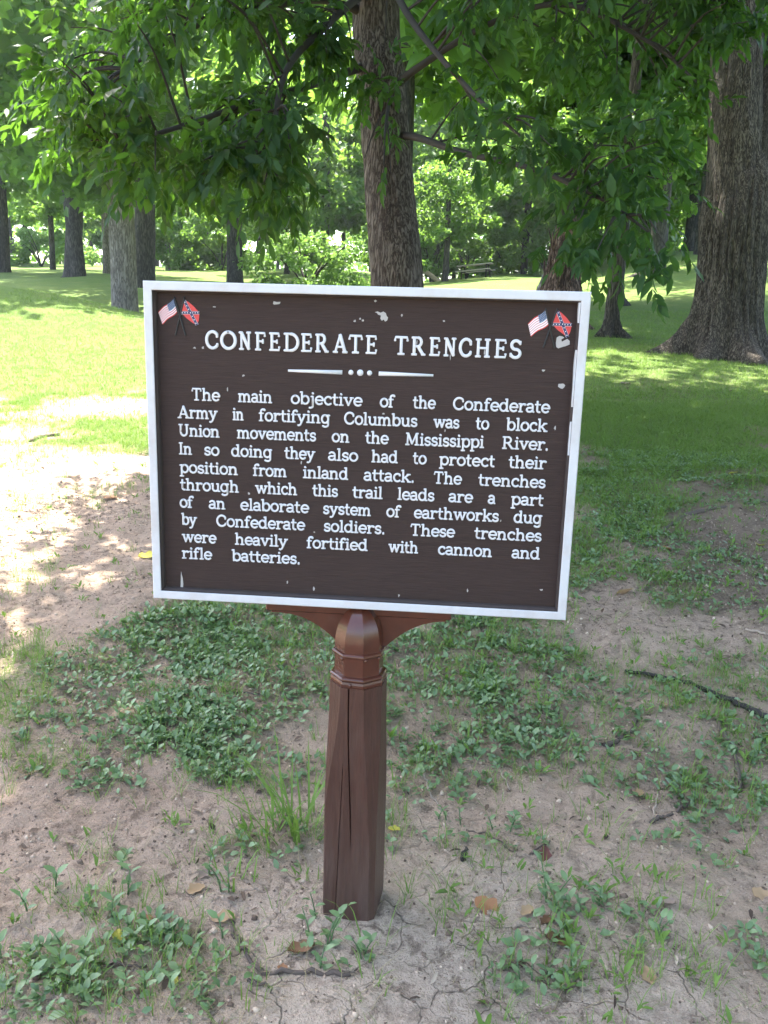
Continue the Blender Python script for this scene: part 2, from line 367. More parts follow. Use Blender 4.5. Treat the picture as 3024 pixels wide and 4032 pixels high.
vs = m.n('VectorMath', operation='SCALE', Scale=.14); m.t.links.new(wn.outputs['Color'], vs.inputs[0]); va = m.n('VectorMath', operation='ADD'); m.t.links.new(v, va.inputs[0]); m.t.links.new(vs.outputs[0], va.inputs[1]); m.t.links.new(va.outputs[0], vor.inputs['Vector'])
crack = m.math('MULTIPLY', m.ramp(vor.outputs['Distance'], [(.0, 1.), (.02, 0.)]), m.math('MULTIPLY', a_p, m.ramp(n2, [(.40, 0.), (.56, 1.)])))
soil = m.mix(m.math('MULTIPLY', crack, .5), soil, (.10, .078, .06))
turf = m.mix(n2, (.07, .12, .026), (.15, .225, .046)); turf = m.mix(m.ramp(n1, [(.45, 0.), (.7, .55)]), turf, (.19, .22, .06)); turf = m.mix(m.ramp(n3, [(.35, .35), (.6, 0.)]), turf, (.045, .075, .025))
fl = m.n('MapRange', interpolation_type='SMOOTHSTEP'); m.set(fl.inputs[0], m.math('ADD', a_g, m.math('MULTIPLY', m.math('SUBTRACT', n3, .5), .9))); fl.inputs[1].default_value = .38; fl.inputs[2].default_value = .78
c = m.mix(fl.outputs[0], soil, turf); c = m.mix(m.math('MULTIPLY', a_w, .5), c, m.mix(n3, (.11, .095, .05), (.24, .19, .11)))
m.base(c); m.rough(.95, .15)
hgt = m.math('ADD', m.math('MULTIPLY', n3, .6), m.math('ADD', m.math('MULTIPLY', n2, .8), m.math('MULTIPLY', n4, .25))); hgt = m.math('SUBTRACT', m.math('ADD', hgt, m.math('MULTIPLY', n5, -.9)), m.math('MULTIPLY', crack, .5))
m.bump(hgt, 1.0, .03)
clay = (1 - sstep(.25, .75, np.hypot(gxf * .75 - .12, gyf + .22) + (fbm(gxf * 3, gyf * 3, 81, 3) - .5) * .6))
gz = gz + .012 * np.exp(-((np.hypot(gxf + .006, gyf + .014) - .085) / .03) ** 2) * (.4 + fbm(gxf * 20, gyf * 20, 95, 2))
g = mk('ground', np.stack([gxf, gyf, gz], 1), GF, m.m, smooth=True, attrs={'lawn': gcov, 'weed': wcov, 'clay': clay, 'humus_shade': .85 * sstep(.35, .65, sstep(.5, 1.9, gxf) * sstep(.9, 2.6, gyf) + (fbm(gxf * 2.2, gyf * 2.2, 97, 4) - .5) * .9)}); tag(g, kind='structure')  # last mask: organic soil and painted shade of the right slope
def HZ(x, y):
    n_ = 1 - sstep(3, 7, np.hypot(x, y - .5)); pd = np.hypot(x, y)
    r_ = (fbm(x * 9, y * 9, 51, 4) - .5) * .042 + (np.abs(fbm(x * 20, y * 20, 61, 2) - .5)) * -.030 * (.3 + 1.4 * sstep(.4, .6, fbm(x * 1.3, y * 1.3, 66, 2))) + (fbm(x * 3, y * 3, 71, 3) - .5) * .05
    return H(x, y) + r_ * n_ * (.35 + .65 * sstep(.15, .9, pd)) * sstep(.05, .2, pd)
def gpt(xd, yd, up=0.0):
    p = on_ground(xd, yd); p = p.copy(); p[2] = float(HZ(p[0], p[1])) + up; return p

# ------------------------------------------------------------------ the sign
X0, ZB, SW, SH = -0.4695, 0.7666, 0.914, 0.689
sign = tag(empty('information_sign'), 'brown park sign with white frame and raised white lettering on a red-brown post', 'sign')
# panel
YF, YP = -.045, -.021
def bd(u, v, y): return (X0 + u, y, ZB + v)
pb = MB()
pb.box((X0 + SW / 2, (YP - .002) / 2, ZB + SH / 2), (SW - .03, abs(YP) - .002 + .004, SH - .03), None, 0)
def chip(pts, yo, m=1):
    pts = np.array(pts); n = len(pts); V = [bd(p[0], p[1], YP - .002 - yo) for p in pts] + [bd(p[0], p[1], YP + .001) for p in pts]
    pb.add(V, [tuple(range(n))] + [(i, (i + 1) % n, n + (i + 1) % n, n + i) for i in range(n)], m)
def blob(cx, cy, rx, ry, n=14, k=.5, s=0):
    r = np.random.default_rng(s); a = np.arange(n) / n * 2 * np.pi; q = 1 + (r.random(n) - .5) * 2 * k
    return [(cx + rx * q[i] * math.cos(a[i]), cy + ry * q[i] * math.sin(a[i])) for i in range(n)]
chip([(.481, .6385), (.487, .640), (.493, .6375), (.499, .640), (.504, .637), (.506, .631), (.509, .6285), (.507, .622), (.503, .620), (.500, .624), (.496, .6215), (.493, .626), (.494, .632), (.488, .6335), (.486, .6365)], .0006)
chip([(.8535, .587), (.8545, .598), (.860, .6015), (.866, .6005), (.870, .5985), (.8665, .596), (.864, .594), (.8655, .590), (.870, .5925), (.876, .596), (.881, .592), (.8815, .585), (.874, .5815), (.866, .579), (.859, .5765), (.855, .579)], .0007)
for k, (cx, cy, rx, ry) in enumerate([(.872, .502, .006, .0062), (.2755, .6513, .008, .003), (.4402, .6191, .0025, .0028), (.4512, .624, .0025, .002), (.4565, .621, .002, .0022), (.2043, .4995, .0026, .0026), (.6242, .6246, .002, .002), (.8639, .4135, .0018, .004), (.8326, .5306, .003, .0022), (.5375, .6337, .0018, .0022),
                                     (.4816, .661, .003, .002), (.100, .5545, .003, .002), (.118, .5555, .0025, .003), (.9, .33, .002, .002), (.36, .035, .002, .004), (.30, .047, .0015, .004), (.55, .03, .002, .003), (.7, .05, .0015, .004), (.86, .06, .003, .002), (.57, .58, .0012, .005), (.64, .553, .0012, .006), (.71, .565, .001, .008), (.06, .03, .003, .03), (.17, .47, .001, .006),
                                     (.505, .43, .0025, .0018), (.636, .40, .0015, .003), (.215, .245, .0022, .003), (.36, .165, .0015, .002), (.763, .21, .0012, .002), (.33, .318, .0022, .004), (.145, .64, .003, .0015)]):
    chip(blob(cx, cy, rx, ry, 9, .45, k), .0005 + .00002 * k)
pb.obj('panel', [M_BROWN, M_CHIP], sign)
# frame: swept moulding round the panel
prof = [(.004, .012, 0), (0, .008, 0), (0, -.043, 0), (.002, YF, 0), (.0168, YF, 0), (.0184, -.0435, 1), (.0200, -.036, 1), (.0215, -.034, 1), (.0225, -.022, 1)]
fb = MB(); V = []; segs = 40
for ins, y, mm in prof:
    for cx, cz in ((ins, ins), (SW - ins, ins), (SW - ins, SH - ins), (ins, SH - ins)): V.append(bd(cx, cz, y))
F = []; mi = []
fb.add(V, [])
for i in range(len(prof) - 1):
    for j in range(4): fb.F.append((i * 4 + j, i * 4 + (j + 1) % 4, (i + 1) * 4 + (j + 1) % 4, (i + 1) * 4 + j)); fb.m.append(1 if i >= 5 else 0)
def flake(pts, m=0):                       # old white paint still on the brown inner edge of the frame
    n = len(pts); fb.add([(X0 + SW - .0205 - .0019, y, ZB + z) for y, z in pts] + [(X0 + SW - .0190, y, ZB + z) for y, z in pts], [tuple(range(n))] + [(i, (i + 1) % n, n + (i + 1) % n, n + i) for i in range(n)], m)
flake([(-.0425, .660), (-.0425, .668), (-.028, .668), (-.026, .655), (-.030, .640), (-.036, .632), (-.0425, .628)])
flake([(-.0425, .575), (-.034, .570), (-.027, .55), (-.026, .535), (-.033, .52), (-.038, .50), (-.036, .47), (-.0425, .46)])
flake([(-.0425, .43), (-.037, .42), (-.039, .40), (-.035, .38), (-.0425, .36)])
fb.obj('frame', [M_WHITE, M_INNER], sign)

# raised lettering drawn with strokes: each glyph is a list of (weight, points) in units of the cap height
def arc(cx, cy, rx, ry, a0, a1, n=12):
    a = np.radians(np.linspace(a0, a1, n)); return [(cx + rx * math.cos(t), cy + ry * math.sin(t)) for t in a]
def slab(x, y, l, r): return (.8, [(x - l, y), (x + r, y)])
XH, B = .68, .045        # x-height centre line, baseline centre line
S_ = .14
def stem(x, y0, y1): return (1, [(x, y0), (x, y1)])
def bowl(cx, rx): return (1, arc(cx, XH / 2 + B / 2, rx, XH / 2 - B / 2, 90, 450, 22))
GL = {
 'a': (.62, [(1, arc(.27, .50, .20, .18, 155, 0, 9) + [(.47, B + .04), (.56, B)]), (1, arc(.25, .21, .20, .165, 60, 330, 14)), (.8, [(.34, .39), (.47, .40)])]),
 'b': (.70, [stem(.14, B, 1), slab(.14, .97, .12, 0), bowl(.38, .25)]),
 'c': (.60, [(1, arc(.34, .36, .26, .315, 48, 315, 16)), (1.1, [(.50, .60), (.51, .53)])]),
 'd': (.74, [stem(.56, B, 1), slab(.56, .97, .12, 0), slab(.58, B, 0, .12), bowl(.32, .25)]),
 'e': (.64, [(1, arc(.33, .36, .265, .315, 0, 318, 18)), (.85, [(.09, .37), (.595, .36)])]),
 'f': (.46, [(1, [(.17, B), (.17, .80)] + arc(.35, .80, .18, .17, 180, 55, 8)), slab(.17, B, .13, .14), slab(.19, .64, .16, .18), (1.2, [(.44, .91), (.45, .88)])]),
 'g': (.74, [bowl(.32, .25), (1, [(.56, .70), (.56, -.10)] + arc(.34, -.10, .22, .17, 0, -150, 9)), slab(.56, .66, 0, .12)]),
 'h': (.78, [stem(.16, B, 1), slab(.16, .97, .12, 0), slab(.16, B, .13, .13), (1, [(.16, .42)] + arc(.38, .43, .20, .22, 150, 0, 9) + [(.58, B)]), slab(.58, B, .12, .14)]),
 'i': (.36, [stem(.18, B, XH), slab(.18, .65, .13, 0), slab(.18, B, .14, .14), (1.35, [(.17, .90), (.19, .92)])]),
 'j': (.36, [(1, [(.22, XH), (.22, -.10)] + arc(.04, -.10, .18, .16, 0, -110, 7)), slab(.22, .65, .13, 0), (1.35, [(.21, .90), (.23, .92)])]),
 'k': (.74, [stem(.16, B, 1), slab(.16, .97, .12, 0), slab(.16, B, .13, .11), (.9, [(.18, .30), (.56, .65)]), (1, [(.30, .40), (.60, B)]), slab(.56, .65, .12, .12), slab(.60, B, .11, .13)]),
 'l': (.36, [stem(.18, B, 1), slab(.18, .97, .13, 0), slab(.18, B, .14, .14)]),
 'm': (1.10, [stem(.15, B, XH), slab(.15, .65, .12, 0), slab(.15, B, .12, .12), (1, [(.15, .42)] + arc(.34, .44, .17, .21, 150, 0, 9) + [(.52, B)]), slab(.52, B, .11, .11), (1, [(.52, .42)] + arc(.72, .44, .18, .21, 150, 0, 9) + [(.91, B)]), slab(.91, B, .11, .13)]),
 'n': (.78, [stem(.16, B, XH), slab(.16, .65, .12, 0), slab(.16, B, .13, .13), (1, [(.16, .42)] + arc(.38, .44, .20, .21, 150, 0, 9) + [(.58, B)]), slab(.58, B, .12, .14)]),
 'o': (.66, [bowl(.33, .265)]),
 'p': (.72, [stem(.16, -.28, XH), slab(.16, .65, .13, 0), slab(.16, -.26, .13, .14), bowl(.40, .25)]),
 'r': (.58, [stem(.17, B, XH), slab(.17, .65, .13, 0), slab(.17, B, .13, .15), (1, [(.18, .42)] + arc(.40, .45, .20, .19, 160, 62, 7)), (1.3, [(.49, .61), (.50, .58)])]),
 's': (.54, [(1, arc(.28, .51, .185, .155, 40, 250, 12) + arc(.27, .20, .19, .155, 80, -145, 12)), (.8, [(.44, .62), (.44, .52)]), (.8, [(.08, .20), (.08, .10)])]),
 't': (.46, [(1, [(.18, .90), (.18, .20)] + arc(.33, .20, .15, .15, 180, 290, 6)), slab(.2, .64, .18, .2)]),
 'u': (.76, [(1, [(.16, XH), (.16, .26)] + arc(.36, .26, .20, .21, 180, 335, 9)), slab(.16, .65, .13, 0), stem(.58, B, XH), slab(.58, .65, .12, 0), slab(.58, B, 0, .14)]),
 'v': (.70, [(1, [(.12, .65), (.35, .05)]), (.9, [(.58, .65), (.35, .05)]), slab(.12, .65, .11, .13), slab(.58, .65, .12, .11)]),
 'w': (1.02, [(1, [(.12, .65), (.31, .05)]), (.9, [(.51, .62), (.31, .05)]), (1, [(.51, .62), (.71, .05)]), (.9, [(.90, .65), (.71, .05)]), slab(.12, .65, .11, .12), slab(.51, .65, .10, .08), slab(.90, .65, .12, .11)]),
 'y': (.72, [(1, [(.12, .65), (.36, .05)]), (.95, [(.60, .65), (.36, .05), (.26, -.18), (.14, -.25), (.07, -.20)]), slab(.12, .65, .11, .13), slab(.60, .65, .12, .11)]),
 '.': (.26, [(1.5, [(.12, .07), (.14, .07)])]),
 'A': (.98, [(.8, [(.15, B), (.47, .96)]), (1.15, [(.47, .98), (.82, B)]), (.75, [(.25, .33), (.70, .33)]), slab(.15, B, .13, .14), slab(.82, B, .14, .14)]),
 'C': (.86, [(1.05, arc(.47, .5, .37, .455, 42, 318, 20)), (.9, [(.74, .84), (.75, .66)]), (.8, [(.75, .30), (.76, .22)])]),
 'D': (.94, [stem(.22, B, .955), (.85, [(.08, .955), (.42, .955)]), (.85, [(.08, B), (.42, B)]), (1.05, arc(.42, .5, .40, .455, 90, -90, 14))]),
 'E': (.80, [stem(.22, B, .955), (.8, [(.08, .955), (.68, .955), (.69, .80)]), (.8, [(.08, B), (.70, B), (.715, .22)]), (.75, [(.22, .51), (.56, .51)]), (.7, [(.56, .60), (.56, .42)])]),
 'F': (.76, [stem(.22, B, .955), (.8, [(.08, .955), (.68, .955), (.69, .78)]), slab(.22, B, .14, .18), (.75, [(.22, .50), (.56, .50)]), (.7, [(.56, .60), (.56, .40)])]),
 'H': (1.0, [stem(.22, B, .955), stem(.78, B, .955), (.8, [(.22, .50), (.78, .50)]), slab(.22, B, .14, .14), slab(.22, .955, .14, .14), slab(.78, B, .14, .14), slab(.78, .955, .14, .14)]),
 'I': (.44, [stem(.22, B, .955), slab(.22, B, .14, .14), slab(.22, .955, .14, .14)]),
 'M': (1.16, [(.85, [(.20, B), (.24, .955)]), (1.1, [(.24, .955), (.57, .12)]), (.8, [(.57, .12), (.90, .955)]), (1.1, [(.90, .955), (.94, B)]), slab(.20, B, .13, .14), slab(.94, B, .14, .14), slab(.20, .955, .10, .04), slab(.94, .955, .04, .10)]),
 'N': (.98, [(.75, [(.21, B), (.21, .955)]), (1.15, [(.21, .95), (.78, .06)]), (.75, [(.78, .06), (.78, .955)]), slab(.21, B, .14, .14), slab(.16, .955, .10, .05), slab(.78, .955, .13, .13)]),
 'O': (.98, [(1.1, arc(.49, .5, .39, .455, 90, 450, 28))]),
 'R': (.96, [stem(.22, B, .955), (.8, [(.08, .955), (.46, .955)]), (1, arc(.46, .72, .22, .235, 90, -90, 10)), (.8, [(.22, .485), (.46, .485)]), (1.1, [(.48, .48), (.80, B)]), slab(.22, B, .14, .15), slab(.80, B, .08, .13)]),
 'S': (.76, [(1.05, arc(.38, .715, .245, .235, 30, 255, 14) + arc(.37, .265, .265, .225, 75, -150, 14)), (.8, [(.62, .92), (.62, .76)]), (.8, [(.11, .26), (.11, .10)])]),
 'T': (.86, [stem(.43, B, .955), (.85, [(.09, .77), (.12, .955), (.74, .955), (.77, .77)]), slab(.43, B, .16, .16)]),
 'U': (.94, [(1.05, [(.21, .955), (.21, .36)] + arc(.47, .36, .26, .315, 180, 360, 12) + [(.73, .955)]), slab(.21, .955, .14, .14), slab(.73, .955, .13, .13)]),
}
hz_count = [0]
def stroke(mb, pts, hw, zt):
    """a raised stroke with rounded shoulders and ends on the panel"""
    P = np.array(pts, float); k = len(P)
    d = nrm(np.gradient(P, axis=0)) if k > 1 else np.array([[1., 0]])
    ends = [P[0] - d[0] * hw * .55, *P, P[-1] + d[-1] * hw * .55]; P = np.array(ends); d = np.vstack([d[:1], d, d[-1:]])
    wv = np.full(len(P), hw); wv[0] *= .62; wv[-1] *= .62
    nn = np.stack([-d[:, 1], d[:, 0]], 1)
    rows = []
    for (wk, hk) in ((1.0, 0.0), (1.0, .55), (.86, .85), (.55, 1.0), (-.55, 1.0), (-.86, .85), (-1.0, .55), (-1.0, 0.0)):
        q = P + nn * (wv * wk)[:, None]
        rows.append(np.stack([X0 + q[:, 0], np.full(len(q), YP - .001 - zt * hk), ZB + q[:, 1]], 1))
    V = np.stack(rows, 1).reshape(-1, 3); n = 8; L = len(P)
    F = [(i * n + j, i * n + j + 1, (i + 1) * n + j + 1, (i + 1) * n + j) for i in range(L - 1) for j in range(n - 1)]
    F += [tuple(range(n)), tuple((L - 1) * n + j for j in range(n))[::-1]]
    mb.add(V, F)
def word(mb, s, x0, x1, y, cap, hw, h):
    adv = [GL[c][0] for c in s]; tot = sum(adv); tr = .0
    left = min(p[0] for st in GL[s[0]][1] for p in st[1]); right = adv[-1] - max(p[0] for st in GL[s[-1]][1] for p in st[1])
    sx = (x1 - x0 - 2 * hw) / (tot - left - right); x = x0 + hw - left * sx
    for c, a in zip(s, adv):
        for wt, pts in GL[c][1]:
            hz_count[0] += 1
            stroke(mb, [(x + px * sx, y + py * cap) for px, py in pts], hw * wt, h + .00003 * (hz_count[0] % 12))
        x += a * sx
TITLE = [('C', .1237, .1528), ('O', .1559, .1913), ('N', .1943, .2237), ('F', .2288, .2543), ('E', .2589, .2849), ('D', .2899, .3244), ('E', .3267, .3527), ('R', .3565, .3885), ('A', .3935, .4281), ('T', .4269, .4589), ('E', .4624, .4889),
         ('T', .5219, .554), ('R', .5574, .5906), ('E', .5946, .6198), ('N', .624, .6531), ('C', .6568, .6846), ('H', .6891, .7231), ('E', .7285, .7561), ('S', .7606, .7855)]
mb = MB()
for c, a, b in TITLE: word(mb, c, a, b, .5535, .0375, .0031, .0038)
tl = mb.obj('title_lettering', M_LETTER, sign, True)
BODY = [(0.4437, [('The', 0.0912, 0.1544), ('main', 0.1918, 0.2679), ('objective', 0.3066, 0.4606), ('of', 0.4964, 0.529), ('the', 0.5647, 0.615), ('Confederate', 0.6502, 0.852)]),
 (0.4046, [('Army', 0.0589, 0.1493), ('in', 0.1794, 0.2059), ('fortifying', 0.2365, 0.3927), ('Columbus', 0.4214, 0.5775), ('was', 0.6095, 0.6658), ('to', 0.6981, 0.7282), ('block', 0.7619, 0.8503)]),
 (0.3655, [('Union', 0.0603, 0.1526), ('movements', 0.1886, 0.362), ('on', 0.3954, 0.4348), ('the', 0.4660, 0.5182), ('Mississippi', 0.5518, 0.7205), ('River.', 0.7559, 0.8525)]),
 (0.3255, [('In', 0.0599, 0.0909), ('so', 0.1169, 0.151), ('doing', 0.1763, 0.2678), ('they', 0.2919, 0.3618), ('also', 0.3879, 0.4534), ('had', 0.4805, 0.5395), ('to', 0.5688, 0.6002), ('protect', 0.6252, 0.7449), ('their', 0.7712, 0.8521)]),
 (0.2848, [('position', 0.0601, 0.192), ('from', 0.2229, 0.2996), ('inland', 0.3328, 0.4337), ('attack.', 0.4656, 0.5739), ('The', 0.6156, 0.6769), ('trenches', 0.7095, 0.8532)]),
 (0.2460, [('through', 0.0601, 0.1939), ('which', 0.2275, 0.3226), ('this', 0.3533, 0.411), ('trail', 0.4408, 0.5091), ('leads', 0.5389, 0.6197), ('are', 0.6493, 0.7026), ('a', 0.7333, 0.7506), ('part', 0.7814, 0.852)]),
 (0.2070, [('of', 0.0591, 0.0916), ('an', 0.1246, 0.1632), ('elaborate', 0.1954, 0.3485), ('system', 0.3786, 0.4847), ('of', 0.5168, 0.5494), ('earthworks', 0.5766, 0.7593), ('dug', 0.7903, 0.852)]),
 (0.1678, [('by', 0.0614, 0.099), ('Confederate', 0.1411, 0.34), ('soldiers.', 0.3807, 0.5139), ('These', 0.5697, 0.6676), ('trenches', 0.7073, 0.8525)]),
 (0.1282, [('were', 0.0613, 0.1415), ('heavily', 0.1814, 0.3026), ('fortified', 0.3419, 0.4794), ('with', 0.5224, 0.5901), ('cannon', 0.6318, 0.7499), ('and', 0.7908, 0.8526)]),
 (0.0900, [('rifle', 0.0603, 0.1308), ('batteries.', 0.1739, 0.328)])]
mb = MB()
for y, ws in BODY:
    for s, a, b in ws: word(mb, s, a, b, y, .0262, .00215, .0034)
mb.obj('body_lettering', M_LETTER, sign, True)
# divider: two tapered bars and three dots
mb = MB()
for x0, x1, a, b in ((.3009, .4159, .0025, .0046), (.4926, .6067, .0046, .0025)):
    V = []
    for (k, h) in ((1, 0), (1, .0016), (.6, .0034), (-.6, .0034), (-1, .0016), (-1, 0)):
        V += [bd(x0, .5134 + a * k, YP - .001 - h), bd(x1, .5134 + b * k, YP - .001 - h)]
    mb.add(V, [(2 * i, 2 * i + 1, 2 * i + 3, 2 * i + 2) for i in range(5)] + [(0, 2, 4, 6, 8, 10), (1, 3, 5, 7, 9, 11)])
for cx, r in ((.434, .0055), (.4537, .0068), (.4733, .0055)):
    V = []; n = 16
    for rr, h in ((1, 0), (1, .0015), (.75, .0032), (.3, .0040)):
        V += [bd(cx + r * rr * math.cos(t), .5139 + r * rr * math.sin(t), YP - .001 - h) for t in np.arange(n) / n * 2 * np.pi]
    mb.add(V, [(i * n + j, i * n + (j + 1) % n, (i + 1) * n + (j + 1) % n, (i + 1) * n + j) for i in range(3) for j in range(n)] + [tuple(3 * n + j for j in range(n))])
mb.obj('divider', M_LETTER, sign, True)

def relief(mb, pts, y0, y1, m=0):
    n = len(pts); V = [bd(p[0], p[1], YP - y1) for p in pts] + [bd(p[0], p[1], YP - y0) for p in pts]
    mb.add(V, [tuple(range(n))] + [(i, (i + 1) % n, n + (i + 1) % n, n + i) for i in range(n)], m)
def pole(name, a, b, parent):
    mb = MB(); a = np.array(bd(a[0], a[1], YP - .0035)); b = np.array(bd(b[0], b[1], YP - .0035))
    mb.tube([a, a + (b - a) * .04, a + (b - a) * .07, b], [.0006, .0022, .0017, .0017], 8); return mb.obj(name, M_BLACK, parent)
def striped_flag(q, faded, poles, label):
    """q: top at pole, top fly, bottom fly, bottom at pole"""
    q = np.array(q); mb = MB(); N = 12
    def P(s, t): 
        p = (q[0] * (1 - s) + q[1] * s) * (1 - t) + (q[3] * (1 - s) + q[2] * s) * t
        dn = nrm((q[3] - q[0])[None])[0]; return p + dn * .0011 * math.sin(s * 7.5) * (1 if t not in () else 0)
    for k in range(13):
        t0, t1 = k / 13, (k + 1) / 13; s0 = .42 if k < 7 else 0.0
        top = [P(s0 + (1 - s0) * i / N, t0) for i in range(N + 1)]; bot = [P(s0 + (1 - s0) * i / N, t1) for i in range(N + 1)]
        mi = (1 if k not in (0, 12) or faded == 2 else 2) if k % 2 == 0 else 0
        relief(mb, top + bot[::-1], .0005, .0030 + (.0003 if k % 2 else 0), mi)
    top = [P(.42 * i / 6, 0) for i in range(7)]; bot = [P(.42 * i / 6, 7 / 13) for i in range(7)]
    relief(mb, top + bot[::-1], .0005, .0034, 3)
    r = np.random.default_rng(3)
    for i in range(6):
        for j in range(5):
            c = P(.42 * (i + .5) / 6, 7 / 13 * (j + .5) / 5); relief(mb, [(c[0] + .0005 * math.cos(a) * .6, c[1] + (.0009 if faded else .0006) * math.sin(a)) for a in np.arange(6) * math.pi / 3], .003, .0042, 0)
    o = mb.obj('flag', [M_FWHITE, M_PINK if faded else M_STRIPE, M_RED, M_BLUE], sign); o['label'] = label
    pole('flagpole', *poles, o); return o
def saltire_flag(top, right, bot, left, poles, tr, bl, label):
    top, right, bot, left, tr, bl = map(np.array, (top, right, bot, left, tr, bl)); mb = MB()
    relief(mb, [top, tr, tr * .5 + right * .5 + np.array([.001, .001]), right, right * .45 + bot * .55 + np.array([.0015, -.0005]), bot, bl, bl * .5 + left * .5 - np.array([.001, .0008]), left, left * .5 + top * .5 - np.array([.0004, 0])], .0005, .0030, 0)
    def bar(a, b, w, z, m):
        d = nrm((b - a)[None])[0]; n = np.array([-d[1], d[0]]); relief(mb, [a + n * w, b + n * w, b - n * w, a - n * w], .001, z, m)
    bar(top + (bot - top) * .01, bot, .0031, .0034, 2); bar(left + (right - left) * .01, right, .0031, .00347, 2)
    bar(top + (bot - top) * .01, bot, .0027, .0038, 1); bar(left + (right - left) * .01, right, .0027, .00387, 1)
    for (a, b) in ((top, bot), (left, right)):
        for k in range(7):
            if k == 3 and a is left: continue
            c = a + (b - a) * (.07 + .86 * k / 6); relief(mb, [(c[0] + .0009 * math.cos(t), c[1] + .0012 * math.sin(t)) for t in np.arange(8) * math.pi / 4], .003, .0050, 2)
    o = mb.obj('flag', [M_RED, M_NAVY, M_FWHITE], sign); o['label'] = label
    pole('flagpole', *poles, o); return o
striped_flag([(.0578, .6535), (.0238, .6275), (.0325, .6020), (.0642, .6265)], 0, ((.0590, .6590), (.0815, .5798)), 'striped flag with blue canton in the top left corner')
saltire_flag((.0806, .6512), (.1122, .6270), (.1068, .6020), (.0735, .6262), ((.0816, .6592), (.0598, .5794)), (.0890, .6490), (.0975, .6062), 'red flag with starred blue cross in the top left corner')
striped_flag([(.8282, .6520), (.7945, .6250), (.8022, .5990), (.8362, .6225)], 1, ((.8279, .6562), (.8513, .5763)), 'faded striped flag with blue canton in the top right corner')
saltire_flag((.8522, .6505), (.8830, .6240), (.8762, .5995), (.8435, .6240), ((.8519, .6568), (.8285, .5770)), (.8585, .6490), (.8690, .6040), 'red flag with starred blue cross in the top right corner')

# post with chamfered corners, drying cracks, cast cap and bracket
post_root_rot = R_(-7.0)
CR, SR = math.cos(post_root_rot), math.sin(post_root_rot)
def prot(P):
    P = np.asarray(P, float).copy(); x, y = P[:, 0].copy(), P[:, 1].copy(); P[:, 0] = x * CR - y * SR - .006; P[:, 1] = x * SR + y * CR - .014; return P
HWP = .0605
zs = np.concatenate([np.linspace(-.12, .55, 58), np.linspace(.56, .590, 5)]); rows = []
for z in zs:
    c = .004 + .030 * float(sstep(.27, .58, z)); cr = .012 + .022 * float(sstep(.15, .58, z)); wob = .0016 * (float(fbm(z * 5, 3.3, 91)) - .5)
    cx = -.004 + .012 * (.55 - z) + .004 * math.sin(z * 9); cx2 = .010 - .052 * (1 - z / .59) * .35 - .022; dep1 = .014 * float(sstep(.16, .34, z)) ; dep2 = .007 * float(sstep(.0, .08, z)) * (1 - float(sstep(.36, .42, z)))
    fx = sorted([(-HWP + c, 0), (cx2 - .0008, 0), (cx2, dep2), (cx2 + .0008, 0), (cx - .0017, 0), (cx - .0004, dep1), (cx + .0004, dep1), (cx + .0017, 0), (HWP - cr, 0)])
    row = [(x, -HWP + d, z) for x, d in fx] + [(HWP, -HWP + cr, z), (HWP, HWP - c, z), (HWP - c, HWP, z), (-HWP + c, HWP, z), (-HWP, HWP - c, z), (-HWP, -HWP + c, z)]
    row = np.array(row); row[:, :2] *= (1 + wob * 6) * (1.02 - .03 * z); rows.append(row)
n = len(rows[0]); V = prot(np.vstack(rows))
F = [(i * n + j, i * n + (j + 1) % n, (i + 1) * n + (j + 1) % n, (i + 1) * n + j) for i in range(len(zs) - 1) for j in range(n)] + [tuple((len(zs) - 1) * n + j for j in range(n))]
post = mk('post', V, F, M_POST, sign); post['label'] = 'weathered red-brown wooden post with drying cracks'
def octo(mb, prof, tw=0.0, apex=None):
    V = []
    for ap, z in prof:
        r = ap / math.cos(math.pi / 8)
        V += [(r * math.cos(R_(22.5 + 45 * k)), r * math.sin(R_(22.5 + 45 * k)), z) for k in range(8)]
    k = len(prof); F = [(i * 8 + j, i * 8 + (j + 1) % 8, (i + 1) * 8 + (j + 1) % 8, (i + 1) * 8 + j) for i in range(k - 1) for j in range(8)]
    F += [tuple(range(8))[::-1], tuple((k - 1) * 8 + j for j in range(8))]
    mb.add(prot(V), F)
def bead(ap, z, r, n=9): return [(ap + r * math.sin(t) , z - r * math.cos(t)) for t in np.linspace(0, math.pi, n)]
mb = MB()
octo(mb, [(.0585, .588), (.0595, .592), (.0598, .598), (.0585, .603)] + [(.0570, .6045)] + [(.0515, .607), (.0512, .66)] + [(max(.0512 * math.cos(t) ** .92, .0012), .680 + .0845 * math.sin(t)) for t in np.linspace(0, 1.5707, 26)])
cap = mb.obj('post_cap', M_CAST, sign)
mb = MB(); octo(mb, [(.0505, .6565)] + bead(.0520, .6625, .0055) + [(.0505, .6685)]); mb.obj('ring', M_CAST, cap, False)
mb = MB(); octo(mb, [(.0515, .6035)] + bead(.0565, .6085, .0045) + [(.0505, .6140)]); mb.obj('ring', M_CAST, cap, False)
for a, z, rr in ((-62, .655, .0562), (-118, .655, .0562), (-95, .598, .0605), (-25, .655, .0562)):
    p = np.array([[rr * math.cos(R_(a)), rr * math.sin(R_(a)), z]]); p = prot(p)[0]; d = np.array([p[0], p[1], 0]); d /= np.linalg.norm(d)
    mb = MB(); mb.tube([p - d * .004, p + d * .001, p + d * .0032, p + d * .004], [.0045, .0045, .003, .0008], 10); mb.obj('rivet', M_CAST, cap, True)
